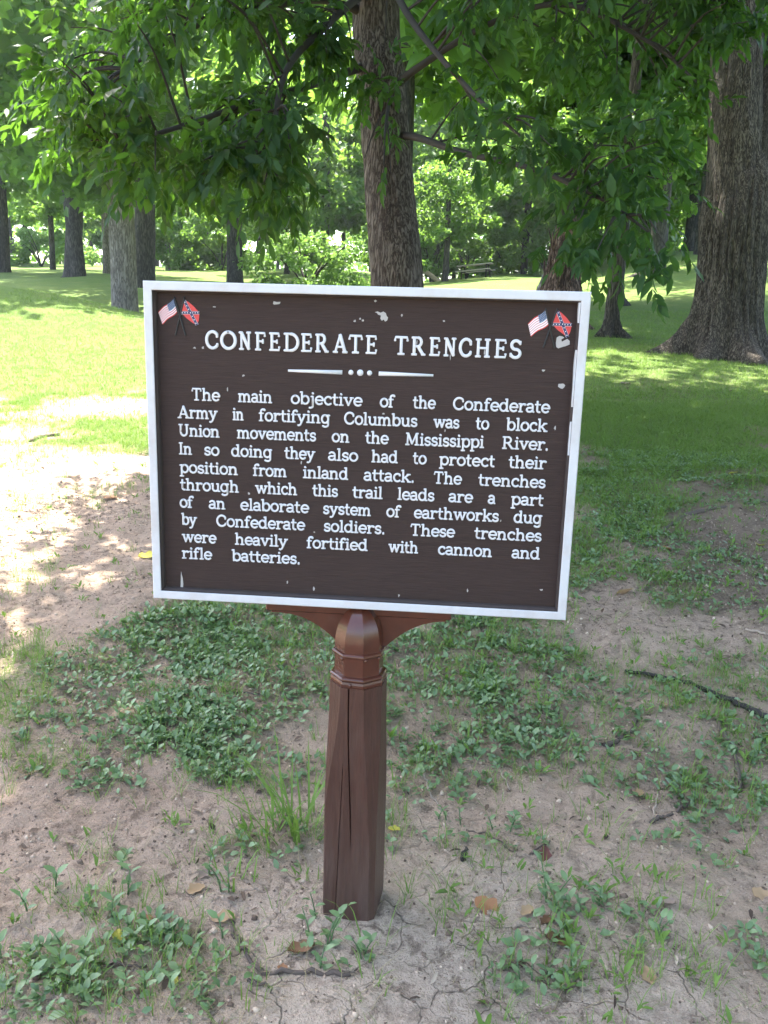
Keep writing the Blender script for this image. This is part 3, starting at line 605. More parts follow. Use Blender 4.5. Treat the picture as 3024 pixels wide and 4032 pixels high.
# bracket: flange under the frame and curved web, cast in one piece
mb = MB(); xa, xb = X0 + .247, X0 + .668
xs = np.linspace(xa + .012, xb - .012, 41); up = []; lo = []
for x in xs:
    t = max(0., (abs(x) - .045) / .150); t = min(t, 1.)
    lo.append(ZB - .033 - .076 * (1 - t) ** 2.2)
V = [(x, -.002, ZB - .012) for x in xs] + [(x, -.002, z) for x, z in zip(xs, lo)] + [(x, .022, ZB - .012) for x in xs] + [(x, .022, z) for x, z in zip(xs, lo)]
k = len(xs)
mb.add(V, [(i, i + 1, k + i + 1, k + i) for i in range(k - 1)] + [(2 * k + i, 2 * k + i + 1, 3 * k + i + 1, 3 * k + i) for i in range(k - 1)] + [(k + i, k + i + 1, 3 * k + i + 1, 3 * k + i) for i in range(k - 1)] + [(0, k, 3 * k, 2 * k), (k - 1, 2 * k - 1, 4 * k - 1, 3 * k - 1)])
mb.box(((xa + xb) / 2, .016, ZB - .0145), (xb - xa, .048, .0275), None, 0, .003)
mb.obj('bracket', M_CAST, sign)

# ------------------------------------------------------------------ trees
def trunk_geo(path, rad, n=40, flare=1.0, roots=(), amp=.06, seed=0, step=.12, freq=9):
    """path (k,3), rad (k,), resampled; root lobes flare near the base"""
    path = np.asarray(path, float); P = spline(path, 10); L = np.concatenate([[0], np.cumsum(np.linalg.norm(np.diff(P, axis=0), axis=1))])
    s = np.arange(0, L[-1], step); s = np.append(s, L[-1]); C = np.stack([np.interp(s, L, P[:, i]) for i in range(3)], 1)
    r = np.interp(s / L[-1], np.linspace(0, 1, len(rad)), rad)
    th = np.arange(n) / n * 2 * np.pi; TH, SS = np.meshgrid(th, s)
    hgt = np.maximum(SS - .3, 0); R = r[:, None] * np.ones_like(TH)
    R = R * (1 + flare * np.exp(-hgt / (r[0] * .9)) * .45)
    for a, ln, wd in roots:
        d = np.abs((TH - R_(a) + np.pi) % (2 * np.pi) - np.pi); R = R + ln * np.exp(-(d / wd) ** 2) * np.exp(-hgt / (.26 * ln + .08))
    lob = np.zeros_like(TH)
    for k in range(1, 4): lob = lob + np.cos(k * TH + seed * 1.7 * k + np.sin(SS * .4 + k)) * (.5 / k)
    rid = np.zeros_like(TH)
    xx, yy = np.cos(TH), np.sin(TH)
    rid = 1 - np.abs(fbm(xx * freq * .5 + 5 + seed, yy * freq * .5 + SS * .8, 100 + seed, 3) * 2 - 1) * 2
    R = R * (1 + .05 * lob) + r[:, None] * amp * (rid - .5)
    V = np.stack([C[:, None, 0] + R * np.cos(TH), C[:, None, 1] + R * np.sin(TH), np.broadcast_to(C[:, None, 2], TH.shape)], -1).reshape(-1, 3)
    k = len(s); i = (np.arange(k - 1)[:, None] * n + np.arange(n)[None]).ravel(); j = (np.arange(k - 1)[:, None] * n + (np.arange(n)[None] + 1) % n).ravel()
    return V, np.stack([i, j, j + n, i + n], 1)
def down(p, dz): return np.array([p[0], p[1], p[2] - dz])

# leaf templates
LT = np.array([[0, 0, 0], [.28, 0, -.035], [.28, .19, .02], [.28, -.19, .02], [.62, 0, -.04], [.62, .185, .0], [.62, -.185, .0], [1, 0, -.12], [.82, .09, -.05], [.82, -.09, -.05]])
LF = np.array([[0, 1, 2], [0, 3, 1], [2, 1, 4], [2, 4, 5], [1, 3, 6], [1, 6, 4], [5, 4, 8], [4, 7, 8], [4, 6, 9], [4, 9, 7]])
def compound_leaves(P, D, seed, size=(.085, .125), pairs=3):
    """P roots, D rachis directions -> leaflet frames (positions, matrices)"""
    r = np.random.default_rng(seed); N = len(P); pos = []; X = []
    D = nrm(D); side = nrm(np.cross(D, np.array([0, 0, 1.]) + r.normal(0, .35, (N, 3)))); upn = np.cross(side, D)
    RL = r.uniform(.16, .25, N)
    for k in range(pairs * 2 + 1):
        pr = k // 2; sgn = 1 if k % 2 else -1
        t = (.35 + .6 * pr / pairs) if k < pairs * 2 else 1.0
        p = P + D * (RL * t)[:, None] - np.array([0, 0, 1.]) * (RL * t * t * .25)[:, None]
        d = D * .75 + side * sgn * .75 if k < pairs * 2 else D
        d = nrm(d + np.array([0, 0, -.7]) + r.normal(0, .30, (N, 3)))
        L = r.uniform(*size, N) * (.75 + .35 * pr / pairs)
        nn = nrm(upn + r.normal(0, .38, (N, 3)))
        X.append(frames(d, nn, L, L * r.uniform(.7, 1.15, N))); pos.append(p)
    return np.vstack(pos), np.concatenate(X)
def crown_obj(name, pos, X, mat, parent, seed=0):
    V, F = batch(LT, LF, X, pos); tone = np.repeat(np.random.default_rng(seed).random(len(pos)), len(LT))
    return mk(name, V, F, mat, parent, True, attrs={'tone': tone})
BASE0 = np.zeros(3)
def rebase(P, b): return np.asarray(P, float) - np.asarray(b)

# --- the tree behind the sign, with the hanging sprays of leaves
def centre_tree():
    Zt = 8.0
    pts = [at(868, 690, Zt), at(858, 600, Zt), at(845, 450, Zt), at(834, 300, Zt), at(820, 150, Zt), at(812, 0, Zt)]
    b = pts[0].copy(); b[2] = float(H(b[0], b[1])); top = pts[-1]
    path = [down(b, .25), b] + pts[1:] + [top + np.array([-.10, .05, 2.2]), top + np.array([-.05, .2, 5.0]), top + np.array([.1, .1, 8.0])]
    root = tag(empty('hickory_tree', b), 'large tree with ridged grey-brown trunk rising right behind the sign, leafy branches hanging low', 'tree')
    pxr = .001 * 1.823 * Zt / 3.379
    V, F = trunk_geo(rebase(path, b), np.array([62, 58, 53, 51, 50.5, 49.5, 48, 44, 32, 12]) * pxr, 56, .5, ((200, .12, .4), (300, .15, .4), (70, .1, .4)), .07, 1, .05, 14)
    mk('trunk', V, F, M_BARK_C, root, True)
    limbs = [[(800, 140, 8.0), (730, 163, 7.6), (655, 190, 7.0), (560, 215, 6.4), (430, 260, 5.9), (300, 300, 5.6), (170, 330, 5.5)],
             [(800, 30, 8.0), (690, 0, 7.6), (560, 20, 7.0), (440, 50, 6.4), (330, 110, 6.0), (230, 190, 5.8)],
             [(860, 292, 8.0), (905, 298, 7.6), (1000, 330, 7.0), (1150, 365, 6.2), (1300, 430, 5.6), (1400, 500, 5.2)],
             [(850, 190, 8.0), (905, 145, 7.6), (1057, 52, 7.2), (1220, 10, 6.8), (1400, 90, 6.4), (1520, 190, 6.2)],
             [(815, -60, 8.0), (840, -40, 6.8), (900, 60, 6.0), (1020, 200, 5.4), (1130, 300, 5.2)],
             [(800, -30, 8.0), (700, 60, 7.0), (620, 150, 6.2), (590, 300, 5.6), (600, 400, 5.4)],
             [(860, 240, 8.0), (850, 215, 7.6), (840, 225, 7.0), (830, 300, 6.4)]]
    curves = [spline([at(*p) for p in L], 10) for L in limbs]
    # sprays: polygons of the foliage masses with gaps between them
    polys = [([(190, 20), (520, -60), (520, 120), (440, 200), (420, 330), (440, 470), (370, 500), (250, 430), (110, 420), (60, 350), (120, 200)], 5.0, 6.8, 40),
             ([(430, 330), (560, 200), (700, 260), (770, 420), (760, 520), (640, 540), (520, 470), (440, 440)], 5.2, 6.8, 30),
             ([(420, -60), (760, -60), (740, 70), (600, 110), (560, 200), (450, 160)], 6.0, 7.6, 16),
             ([(880, -60), (1500, -60), (1540, 150), (1500, 300), (1300, 420), (1130, 470), (940, 420), (890, 330)], 5.0, 7.6, 33),
             ([(1180, 380), (1400, 330), (1480, 420), (1400, 560), (1260, 490)], 4.9, 6.0, 9),
             ([(760, 190), (890, 160), (880, 280), (770, 290)], 6.3, 7.2, 5), ([(770, 400), (870, 390), (860, 480), (800, 500)], 6.3, 7.2, 5),
             ([(1500, -60), (1700, -60), (1700, 100), (1560, 160)], 5.5, 7.0, 11),
             ([(620, 110), (740, 80), (770, 210), (700, 240), (640, 200)], 6.4, 7.6, 8)]
    def inside(p, poly):
        c = False; n = len(poly)
        for i in range(n):
            (x1, y1), (x2, y2) = poly[i], poly[(i + 1) % n]
            if (y1 > p[1]) != (y2 > p[1]) and p[0] < (x2 - x1) * (p[1] - y1) / (y2 - y1) + x1: c = not c
        return c
    holes = [(475, 235, 55, 45), (560, 262, 25, 20), (600, 60, 40, 28), (340, 395, 22, 30), (1010, 240, 28, 28), (930, 330, 25, 20), (690, 125, 20, 25), (1120, 160, 22, 22), (1330, 180, 24, 30)]
    r = np.random.default_rng(11); anchors = []
    for poly, z0, z1, cnt in polys:
        P = np.array(poly); k = 0; tries = 0
        while k < cnt and tries < 6000:
            tries += 1; p = r.uniform(P.min(0), P.max(0))
            if not inside(p, poly) or any(((p[0] - hx) / (rx + 40)) ** 2 + ((p[1] + 45 - hy) / (ry + 45)) ** 2 < 1 for hx, hy, rx, ry in holes): continue
            if 650 < p[0] < 1000 and cnt > 12: continue
            anchors.append(at(p[0], p[1] - 75, r.uniform(z0, z1))); k += 1
    anchors += [at(1290, 540, 5.0), at(1310, 500, 5.2), at(1405, 500, 5.1), at(1440, 535, 4.9), at(1250, 480, 5.4)]
    anchors = np.array(anchors)
    lm = [MB() for _ in limbs]
    for c, mb in zip(curves, lm):
        mb.tube(rebase(c, b), np.linspace(.038, .008, len(c)) * np.where(np.arange(len(c)) < 4, 1.25, 1), 8)
    lp, lx, Pl, Dl = [], [], [], []
    for a in anchors:
        best = min(range(len(curves)), key=lambda i: np.min(np.linalg.norm(curves[i][5:] - a, axis=1)))
        c = curves[best]; k = 5 + int(np.argmin(np.linalg.norm(c[5:] - a, axis=1))); k = max(5, k - 5); s = c[k]
        mid = (s + a) / 2 + np.array([0, 0, .12 * np.linalg.norm(a - s)]); end = a
        tw = spline([s, mid, end], 7); lm[best].tube(rebase(tw, b), np.linspace(.011, .0035, len(tw)), 5)
        out = nrm((end - mid)[None])[0]
        n = int(r.integers(7, 14)); t = r.uniform(.45, 1.0, n); t[:4] = 1
        idx = np.clip((t * (len(tw) - 1)).astype(int), 0, len(tw) - 1)
        Pl.append(tw[idx] + r.normal(0, .07, (n, 3)))
        D = out * .5 + r.normal(0, .75, (n, 3)) + np.array([0, 0, -.35]); Dl.append(D)
    for c in curves:                       # sprays on the limbs themselves
        n = 8; idx = r.integers(26, len(c), n); Pl.append(c[idx] + r.normal(0, .05, (n, 3))); Dl.append(r.normal(0, .8, (n, 3)) + np.array([0, 0, -.3]))
    P = np.vstack(Pl); D = np.vstack(Dl); px_, py_, pz_ = to_photo(P); k = (px_ > 735) & (px_ < 935) & (py_ < 640) & ~((py_ > 150) & (py_ < 250)); k = ~k | (r.random(len(P)) < .12); P, D = P[k], D[k]
    pos, X = compound_leaves(P, D, 5, size=(.065, .13), pairs=4)
    # the high crown above the picture, simpler sprays with the same leaflets
    n = 32000; ctr = top + np.array([.5, -1.0, 4.6]); u = nrm(r.normal(0, 1, (n, 3))) * (r.random(n) ** .30)[:, None]
    C2 = ctr + u * np.array([5.8, 6.8, 4.0]); C2 = C2[fbm(C2[:, 0] * .55, C2[:, 1] * .55 + C2[:, 2] * .4, 7, 2) > .18]
    C2 = C2[(C2[:, 0] > -3.2)]; X_, Y_, Z_ = to_photo(C2); C2 = C2[~((Y_ > -60) & (Z_ > 0) & (X_ > -100) & (X_ < 1760))]
    n = len(C2); D2 = r.normal(0, 1, (n, 3)) + np.array([0, 0, -.4]); p2, X2 = compound_leaves(C2, D2, 6, (.20, .27), 2)
    for mb in lm: mb.obj('limb', M_BRANCH, root, True)
    mb = MB()
    for k in range(11):
        a = k * 2.4; h = top + np.array([0, .1, .6 + k * .62]); e = h + np.array([math.cos(a) * 3.6 + .6, math.sin(a) * 3.8 - .7, 1.6 + .1 * k]); mb.tube(rebase(spline([h, (h + e) / 2 + np.array([0, 0, -.3]), e], 6), b), np.linspace(.08, .015, 13), 7)
    mb.obj('limb', M_BRANCH, root, True)
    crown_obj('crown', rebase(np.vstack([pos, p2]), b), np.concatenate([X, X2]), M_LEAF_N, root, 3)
centre_tree()

# --- the big forked tree on the right
CT = np.array([[0, 0, 0], [.5, .42, .06], [1, 0, -.08], [.5, -.42, .06]]); CF = np.array([[0, 1, 2, 3]])
def leaf_cloud(C, Rr, n, seed, size, shell=.5, gap=.40, fr=.5, flat=.35):
    """leaf faces through an uneven ellipsoid made of clumps"""
    r = np.random.default_rng(seed); C = np.asarray(C, float); Rr = np.asarray(Rr, float)
    m = max(14, n // 150); u = nrm(r.normal(0, 1, (m, 3))) * (r.random(m) ** shell)[:, None]; cl = C + u * Rr
    rad = r.uniform(.16, .34, m) * Rr.mean(); k = r.integers(0, m, n)
    q = r.normal(0, 1, (n, 3)); q = nrm(q) * (r.random(n) ** .45)[:, None]; q[:, 2] *= .62
    P = cl[k] + q * rad[k][:, None]
    d = r.normal(0, 1, (n, 3)) + np.array([0, 0, -.4]); nn = r.normal(0, 1, (n, 3)) * np.array([1, 1, flat]) + np.array([0, 0, 1.1])
    s = r.uniform(.7, 1.25, n) * size
    return P, frames(d, nn, s, s), np.clip(r.normal(.5, .22, m), 0, 1)[k] * .7 + r.random(n) * .3
def cloud_obj(name, parts, mat, parent, T=CT, F=CF):
    P = np.vstack([p[0] for p in parts]); X = np.concatenate([p[1] for p in parts]); t = np.concatenate([p[2] for p in parts])
    V, FF = batch(T, F, X, P); return mk(name, V, FF, mat, parent, False, attrs={'tone': np.repeat(t, len(T))})
def right_tree():
    b = on_ground(1568, 772); Zt = float((b - CAM) @ RW[:, 2]); u = 1.823 * Zt / 3379
    root = tag(empty('shade_tree', b), 'massive forked tree with flaring roots on the grass beside the right edge', 'tree')
    P = [at(1566, 775, Zt), at(1571, 690, Zt), at(1580, 600, Zt), at(1588, 480, Zt), at(1600, 380, Zt), at(1606, 300, Zt)]
    P[0] = b.copy(); path = [down(b, .3)] + P
    V, F = trunk_geo(rebase(path, b), np.array([74, 72, 67, 67, 70, 62, 36]) * u, 120, .22, ((188, .85, .15), (228, .42, .22), (285, .40, .35), (350, .35, .2), (90, .4, .3)), .10, 2, .045, 24)
    mk('trunk', V, F, M_BARK_R, root, True)
    for pts, rr, sd in (([(1582, 540), (1586, 330), (1588, 200), (1590, 100), (1594, 0), (1597, -300)], [58, 56, 54, 51, 47, 38], 3), ([(1612, 540), (1640, 330), (1668, 200), (1690, 90), (1712, 0), (1760, -300)], [48, 48, 46, 43, 40, 32], 4)):
        q = [at(x, y, Zt + (.12 if sd == 4 else 0)) for x, y in pts]; V, F = trunk_geo(rebase(q, b), np.array(rr) * u, 80, 0, (), .10, sd, .045, 24); mk('stem', V, F, M_BARK_R, root, True)
    t = at(1620, -250, Zt)
    parts = [leaf_cloud(t + np.array([.8, -.8, 3.4]), (6.4, 6.8, 4.2), 15000, 31, .30, .45)]
    for (x, y, z, n) in ((1560, 60, Zt - 2.2, 260), (1500, 150, Zt - 1, 260), (1640, 40, Zt - 3, 200), (1450, 60, Zt - .5, 260)): parts.append(leaf_cloud(at(x, y, z), (.9, .8, .55), n, int(x), .15))
    cloud_obj('crown', parts, M_LEAF_F, root, LT, LF)
right_tree()

# --- other trees; crowns are shared meshes
def place(xd, yd, Z):
    """ground point at depth Z under a photo column (yd is only the direction)"""
    p = at(xd, yd, Z); return np.array([p[0], p[1], float(H(p[0], p[1]))])
PROTO = []
for k, (hh, ww, sz, n) in enumerate(((7.0, 4.2, .30, 6500), (8.0, 5.2, .34, 7000), (6.2, 3.6, .28, 5500), (9.0, 4.6, .32, 7500))):
    parts = [leaf_cloud((0, 0, hh * .78), (ww, ww, hh * .52), n, 200 + k, sz, .42), leaf_cloud((0, 0, hh * .42), (ww * .85, ww * .85, hh * .22), n // 4, 220 + k, sz, .5)]
    P = np.vstack([p[0] for p in parts]); X = np.concatenate([p[1] for p in parts]); t = np.concatenate([p[2] for p in parts])
    V, F = batch(CT, CF, X, P)
    me_o = mk('crown', V, F, M_LEAF_F, None, False, attrs={'tone': np.repeat(t, 4)}); PROTO.append(me_o.data); bpy.data.objects.remove(me_o)
def tree(name, b, r, h, mat, label, crown=0, cs=1.0, cz=0.0, lean=(0, 0), cat='tree', group=None, seed=0, n=20, roots=(), leafmat=None, twin=None):
    root = tag(empty(name, b), label, cat, group)
    top = np.array([lean[0], lean[1], h]); path = [np.array([0, 0, -.3]), np.zeros(3), top * .35 + np.array([r * .2, 0, 0]), top * .7, top]
    V, F = trunk_geo(path, np.array([1.12, 1.1, 1.0, .88, .55]) * r, n, .6, roots, .05, seed, max(.15, h / 40), 9)
    mk('trunk', V, F, mat, root, True)
    if twin:
        dx, dy, lx, ly, rr = twin; tp = np.array([dx + lx, dy + ly, h]); V, F = trunk_geo([np.array([dx, dy, -.3]), np.array([dx, dy, 0]), np.array([dx, dy, 0]) * .5 + tp * .5, tp], np.array([1.2, 1.1, 1, .7]) * rr, n, .6, (), .05, seed + 1, .3, 9); mk('trunk', V, F, mat, root, True)
    if crown is not None:
        o = bpy.data.objects.new('crown', PROTO[crown % len(PROTO)]); col.objects.link(o); o.parent = root; o.location = (lean[0] * .8, lean[1] * .8, cz); o.scale = (cs, cs, cs); o.rotation_euler = (0, 0, seed * 1.3)
    return root
tree('lawn_tree', place(272, 690, 25), .33, 11, M_BARK_L, 'stout pale grey tree trunk standing on the lawn just left of the sign', 1, 1.0, 1.2, (-.3, 0), seed=1, n=32, roots=((200, .25, .3), (340, .3, .3), (270, .15, .3)))
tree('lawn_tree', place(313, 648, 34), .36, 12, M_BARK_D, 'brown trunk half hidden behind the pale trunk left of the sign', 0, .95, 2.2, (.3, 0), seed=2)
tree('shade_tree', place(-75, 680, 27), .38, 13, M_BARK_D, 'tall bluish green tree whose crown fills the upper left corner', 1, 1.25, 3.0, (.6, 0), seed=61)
tree('shade_tree', np.array([9.5, 2.5, float(H(9.5, 2.5))]), .4, 14, M_BARK_D, 'unseen tree added to the right of the sign to darken light from that side', 3, 1.2, 1.0, seed=62)  # added out of view so the right side gets less sky light
tree('shade_tree', np.array([8.0, -6.5, float(H(8., -6.5))]), .4, 14, M_BARK_D, 'unseen tree added behind the viewer on the right to block sky light', 1, 1.1, 1.4, seed=63)  # also added out of view, blocks the sky behind right
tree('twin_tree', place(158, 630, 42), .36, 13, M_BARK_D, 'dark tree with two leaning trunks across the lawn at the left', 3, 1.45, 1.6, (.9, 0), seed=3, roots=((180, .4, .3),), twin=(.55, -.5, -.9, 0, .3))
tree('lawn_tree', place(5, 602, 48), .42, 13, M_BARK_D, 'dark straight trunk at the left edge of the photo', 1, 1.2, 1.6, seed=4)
tree('young_tree', place(116, 608, 56), .16, 9, M_BARK_D, 'thin dark trunk on the far lawn left of the twin trunks', 2, 1.0, 1.2, seed=5)
tree('young_tree', place(31, 592, 68), .17, 9, M_BARK_D, 'thinnest far trunk, leaning, near the left edge', 2, 1.1, 1.3, (-.8, 0), seed=6)
tree('lawn_tree', place(233, 618, 50), .22, 10, M_BARK_L, 'slim pale trunk in the distance between the twin trunks and the stout pale trunk', 0, 1.0, 1.6, seed=7)
tree('woodland_tree', place(508, 611, 42), .34, 12, M_BARK_D, 'dark trunk just above the top edge of the sign, beside the bright bush', 3, 1.1, 1.4, (-.3, 0), seed=8)
tree('young_tree', place(364, 602, 62), .16, 9, M_BARK_L, 'slender grey trunk far off above the sign top left corner', 2, 1.1, 1.3, seed=9)
tree('young_tree', place(961, 616, 42), .13, 6, M_BARK_D, 'small tree with thin trunk left of the picnic table', 2, .72, .5, seed=10)
tree('young_tree', place(1316, 716, 15), .105, 6, M_BARK_R, 'small tree with a slender flaring trunk right of the sign corner', 2, .36, 1.3, seed=11, n=28, lean=(.15, .2), roots=((330, .28, .25), (200, .16, .3), (270, .12, .3)))
tree('young_tree', place(1331, 645, 22), .14, 7, M_BARK_D, 'gnarled thin trunk just behind the slender flaring trunk', 2, .8, 2.2, seed=12, roots=((340, .3, .3),))
tree('woodland_tree', place(1418, 598, 36), .30, 12, M_BARK_D, 'dark trunk in the shade between the dead stump and the massive forked tree', 1, 1.0, 2.0, (-.4, 0), seed=13, roots=((180, .9, .2), (330, .3, .3)))
tree('woodland_tree', place(1490, 560, 50), .42, 13, M_BARK_D, 'dark far trunk beside the massive forked tree, at the shaded wood edge', 3, 1.1, 2.2, seed=14, roots=((190, .5, .3),))
# dead snag
def snag():
    b = place(1202, 640, 17.0); u = 1.823 * 17 / 3379
    root = tag(empty('dead_stump', b), 'tall broken dead stump with shredded reddish wood behind the sign right side', 'dead tree')
    V, F = trunk_geo([np.array([0, 0, -.3]), np.zeros(3), np.array([.05, 0, .6]), np.array([.1, .0, 1.4]), np.array([.12, 0, 2.1])], np.array([58, 54, 40, 30, 20]) * u, 60, .3, ((340, .2, .2), (300, .15, .2)), .16, 21, .06, 16); mk('trunk', V, F, M_SNAG, root, True)
    V, F = trunk_geo([np.array([-.28, .1, -.3]), np.array([-.26, .1, 0]), np.array([-.22, .1, .8]), np.array([-.2, .1, 1.1])], np.array([32, 28, 22, 6]) * u, 32, .2, (), .06, 22, .08, 9); mk('stub', V, F, M_BARK_L, root, True)
    mb = MB(); r = np.random.default_rng(5)
    for k in range(34):
        a = r.uniform(180, 360); z = r.uniform(.4, 1.9); rr = (54 - 16 * z) * u * 1.02; p = np.array([rr * math.cos(R_(a)) + .05 * z, rr * math.sin(R_(a)), z]); L = r.uniform(.3, .7); o = np.array([math.cos(R_(a)), math.sin(R_(a)), 0])
        mb.tube([p - np.array([0, 0, L * .5]), p + o * .02, p + o * r.uniform(.02, .09) + np.array([r.normal(0, .03), 0, L * .5])], [.022, .018, .004], 5)
    mb.obj('splinter', M_SNAG, root)
snag()

# the bright bush above the sign and the wood behind
def bush(name, b, R3, n, size, mat, label, cat='bush', seed=0, group=None, zc=.8):
    root = tag(empty(name, b), label, cat, group)
    parts = [leaf_cloud((0, 0, R3[2] * zc), R3, n, seed, size, .4)]
    cloud_obj('foliage', parts, mat, root)
    mb = MB(); r = np.random.default_rng(seed)
    for k in range(7):
        a = r.uniform(0, 6.28); e = np.array([math.cos(a) * R3[0] * .6, math.sin(a) * R3[1] * .6, R3[2] * r.uniform(.8, 1.3)]); mb = MB(); mb.tube(spline([np.zeros(3), e * np.array([.3, .3, .5]), e], 5), np.linspace(.06, .012, 11), 6); mb.obj('stem', M_BRANCH, root, True)
    return root
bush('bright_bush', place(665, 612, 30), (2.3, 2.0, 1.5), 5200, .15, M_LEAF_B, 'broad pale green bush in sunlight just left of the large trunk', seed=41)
bush('understorey_bush', place(1090, 590, 58), (2.6, 2.2, 1.7), 4200, .19, M_LEAF_F, 'dense green bush behind the picnic table', seed=42)
bush('understorey_bush', place(1010, 586, 60), (4.0, 3.0, 3.0), 5000, .26, M_LEAF_F, 'tall leafy thicket at the wood edge left of the picnic table', seed=43)
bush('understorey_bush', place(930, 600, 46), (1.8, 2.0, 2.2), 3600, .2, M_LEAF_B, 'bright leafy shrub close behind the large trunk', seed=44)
bush('understorey_bush', place(400, 605, 60), (4.0, 3.0, 2.2), 4200, .26, M_LEAF_F, 'bluish green shrubbery far off above the sign top left corner', seed=45)
bush('understorey_bush', place(1560, 560, 62), (5.0, 3.0, 2.6), 5000, .28, M_LEAF_F, 'dark shrubbery at the wood edge behind the massive forked tree', seed=46)
tree('shade_tree', place(858, 640, 21), .22, 12, M_BARK_D, 'leafy tree mostly hidden behind the large trunk', 1, 1.25, 2.2, seed=24)
tree('shade_tree', place(1215, 640, 25), .28, 12, M_BARK_D, 'leafy tree mostly hidden behind the dead stump', 3, 1.1, 2.0, seed=25)
tree('shade_tree', place(1600, 640, 21), .28, 12, M_BARK_D, 'leafy tree hidden behind the massive forked tree', 0, 1.3, 2.4, seed=26)
bush('understorey_bush', place(1400, 575, 52), (3.6, 3.0, 2.4), 4500, .24, M_LEAF_F, 'shaded shrubbery right of the dead stump at the wood edge', seed=48)
bush('understorey_bush', place(1180, 585, 50), (3.2, 2.4, 2.4), 4500, .22, M_LEAF_F, 'leafy thicket just left of the dead stump', seed=49)
bush('understorey_bush', place(850, 600, 40), (1.7, 1.6, 2.2), 3500, .18, M_LEAF_F, 'dark green shrub hidden partly by the large trunk on its left side', seed=50)
bush('understorey_bush', place(1290, 575, 58), (5.0, 3.0, 2.4), 5000, .28, M_LEAF_F, 'dark shrubbery at the wood edge behind the dead stump', seed=47)
r = np.random.default_rng(77); W = []
for k, (xd, Z) in enumerate(((60, 75), (150, 82), (250, 78), (340, 85), (450, 76), (560, 70), (660, 62), (740, 74), (880, 66), (980, 72), (1080, 66), (1170, 74), (1260, 64), (1340, 72), (1440, 66), (1530, 74), (1620, 68), (1710, 60),
                             (-60, 70), (0, 92), (200, 100), (400, 104), (600, 95), (800, 98), (1000, 96), (1200, 98), (1400, 96), (1600, 92), (940, 52), (1130, 54), (1240, 46), (1400, 50), (700, 46), (1500, 44), (620, 54))):
    tree('wood_tree', place(xd, 600, Z), .13 + .08 * r.random(), 12 + 3 * r.random(), M_BARK_D, 'leafy green tree of the wood line behind the lawn', k, (.72 if xd in (250, 340, 450, 560, 400) else 1.15) + .4 * r.random(), .6, group='trees of the wood line', seed=30 + k, n=14)

r = np.random.default_rng(99); Q = []
for k in range(150):
    a = R_(-62 + 124 * (k + r.random()) / 150); d = r.uniform(108, 135); x, y = d * math.sin(a), d * math.cos(a); Q.append(leaf_cloud((x, y, float(H(x, y)) + r.uniform(1, 6)), (4.5, 3, 3.5), 150, 500 + k, .75, .4))
o = cloud_obj('far_woodland', Q, M_LEAF_F, None); tag(o, 'hazy far woodland beyond the park trees', 'woodland', kind='stuff')
for k, (xd, Z) in enumerate(((20, 72), (90, 66), (185, 74), (300, 68), (420, 64), (480, 58), (570, 62), (690, 56), (960, 64), (1060, 66), (1350, 60), (1640, 56))):
    bush('shrub', place(xd, 600, Z), (4.2, 2.4, 1.6 + .5 * (k % 3)), 2600, .3, M_LEAF_B if k % 3 == 0 else M_LEAF_F, 'low leafy shrub under the trees of the wood line', seed=140 + k, group='shrubs under the wood line', cat='shrub')
# picnic table and fallen log
def picnic():
    b = place(1028, 600, 47); root = tag(empty('picnic_table', b, R_(-14)), 'pale wooden picnic table on the grassy slope by the wood edge', 'picnic table')
    tilt = Matrix.Rotation(R_(-6), 4, 'Y'); root.rotation_euler = (Matrix.Rotation(R_(-14), 4, 'Z') @ tilt).to_euler()
    mb = MB()
    for k in range(4): mb.box((0, -.28 + .187 * k, .76), (1.9, .165, .05), None, 0, .006)
    mb.obj('table_top', M_BENCH, root)
    for s in (-1, 1):
        mb = MB()
        for k in (0, 1): mb.box((0, s * (.60 + .14 * k), .45), (1.9, .125, .05), None, 0, .006)
        mb.obj('bench_seat', M_BENCH, root)
    for s in (-1, 1):
        mb = MB(); x = s * .68
        for q in (-1, 1):
            a = np.array([x, q * .62, 0]); c = np.array([x, q * .22, .735]); mb.tube([a, c], [.035, .035], 6)
        mb.box((x + .06, 0, .405), (.04, 1.5, .06)); mb.box((x + .06, 0, .70), (.04, .74, .05)); mb.obj('leg_frame', M_BRANCH, root)
picnic()
mb = MB(); p0 = place(906, 606, 44); p1 = p0 + np.array([1.2, -.4, -.25]); mb.tube(spline([p0 + np.array([-.5, 0, 1.0]), p0 + np.array([.3, 0, .6]), p1 + np.array([0, 0, .2])], 6), np.linspace(.14, .1, 13), 10); tag(mb.obj('fallen_log', M_PALE_TWIG, None, True), 'pale fallen log leaning beside the large trunk near the wood', 'log')

# ------------------------------------------------------------------ ground plants
def scatter(n, x0, x1, y0, y1, dens, seed):
    r = np.random.default_rng(seed); x = r.uniform(x0, x1, n); y = r.uniform(y0, y1, n)
    P = np.stack([x, y, HZ(x, y)], 1); X, Y, Z = to_photo(P); k = (Z > .2) & (X > -150) & (X < 1810) & (Y < 2380)
    P = P[k]; g, wv = cover(P[:, 0], P[:, 1]); d = dens(g, wv, P); keep = r.random(len(P)) < d
    keep &= np.hypot(P[:, 0], P[:, 1]) > .095
    return P[keep]
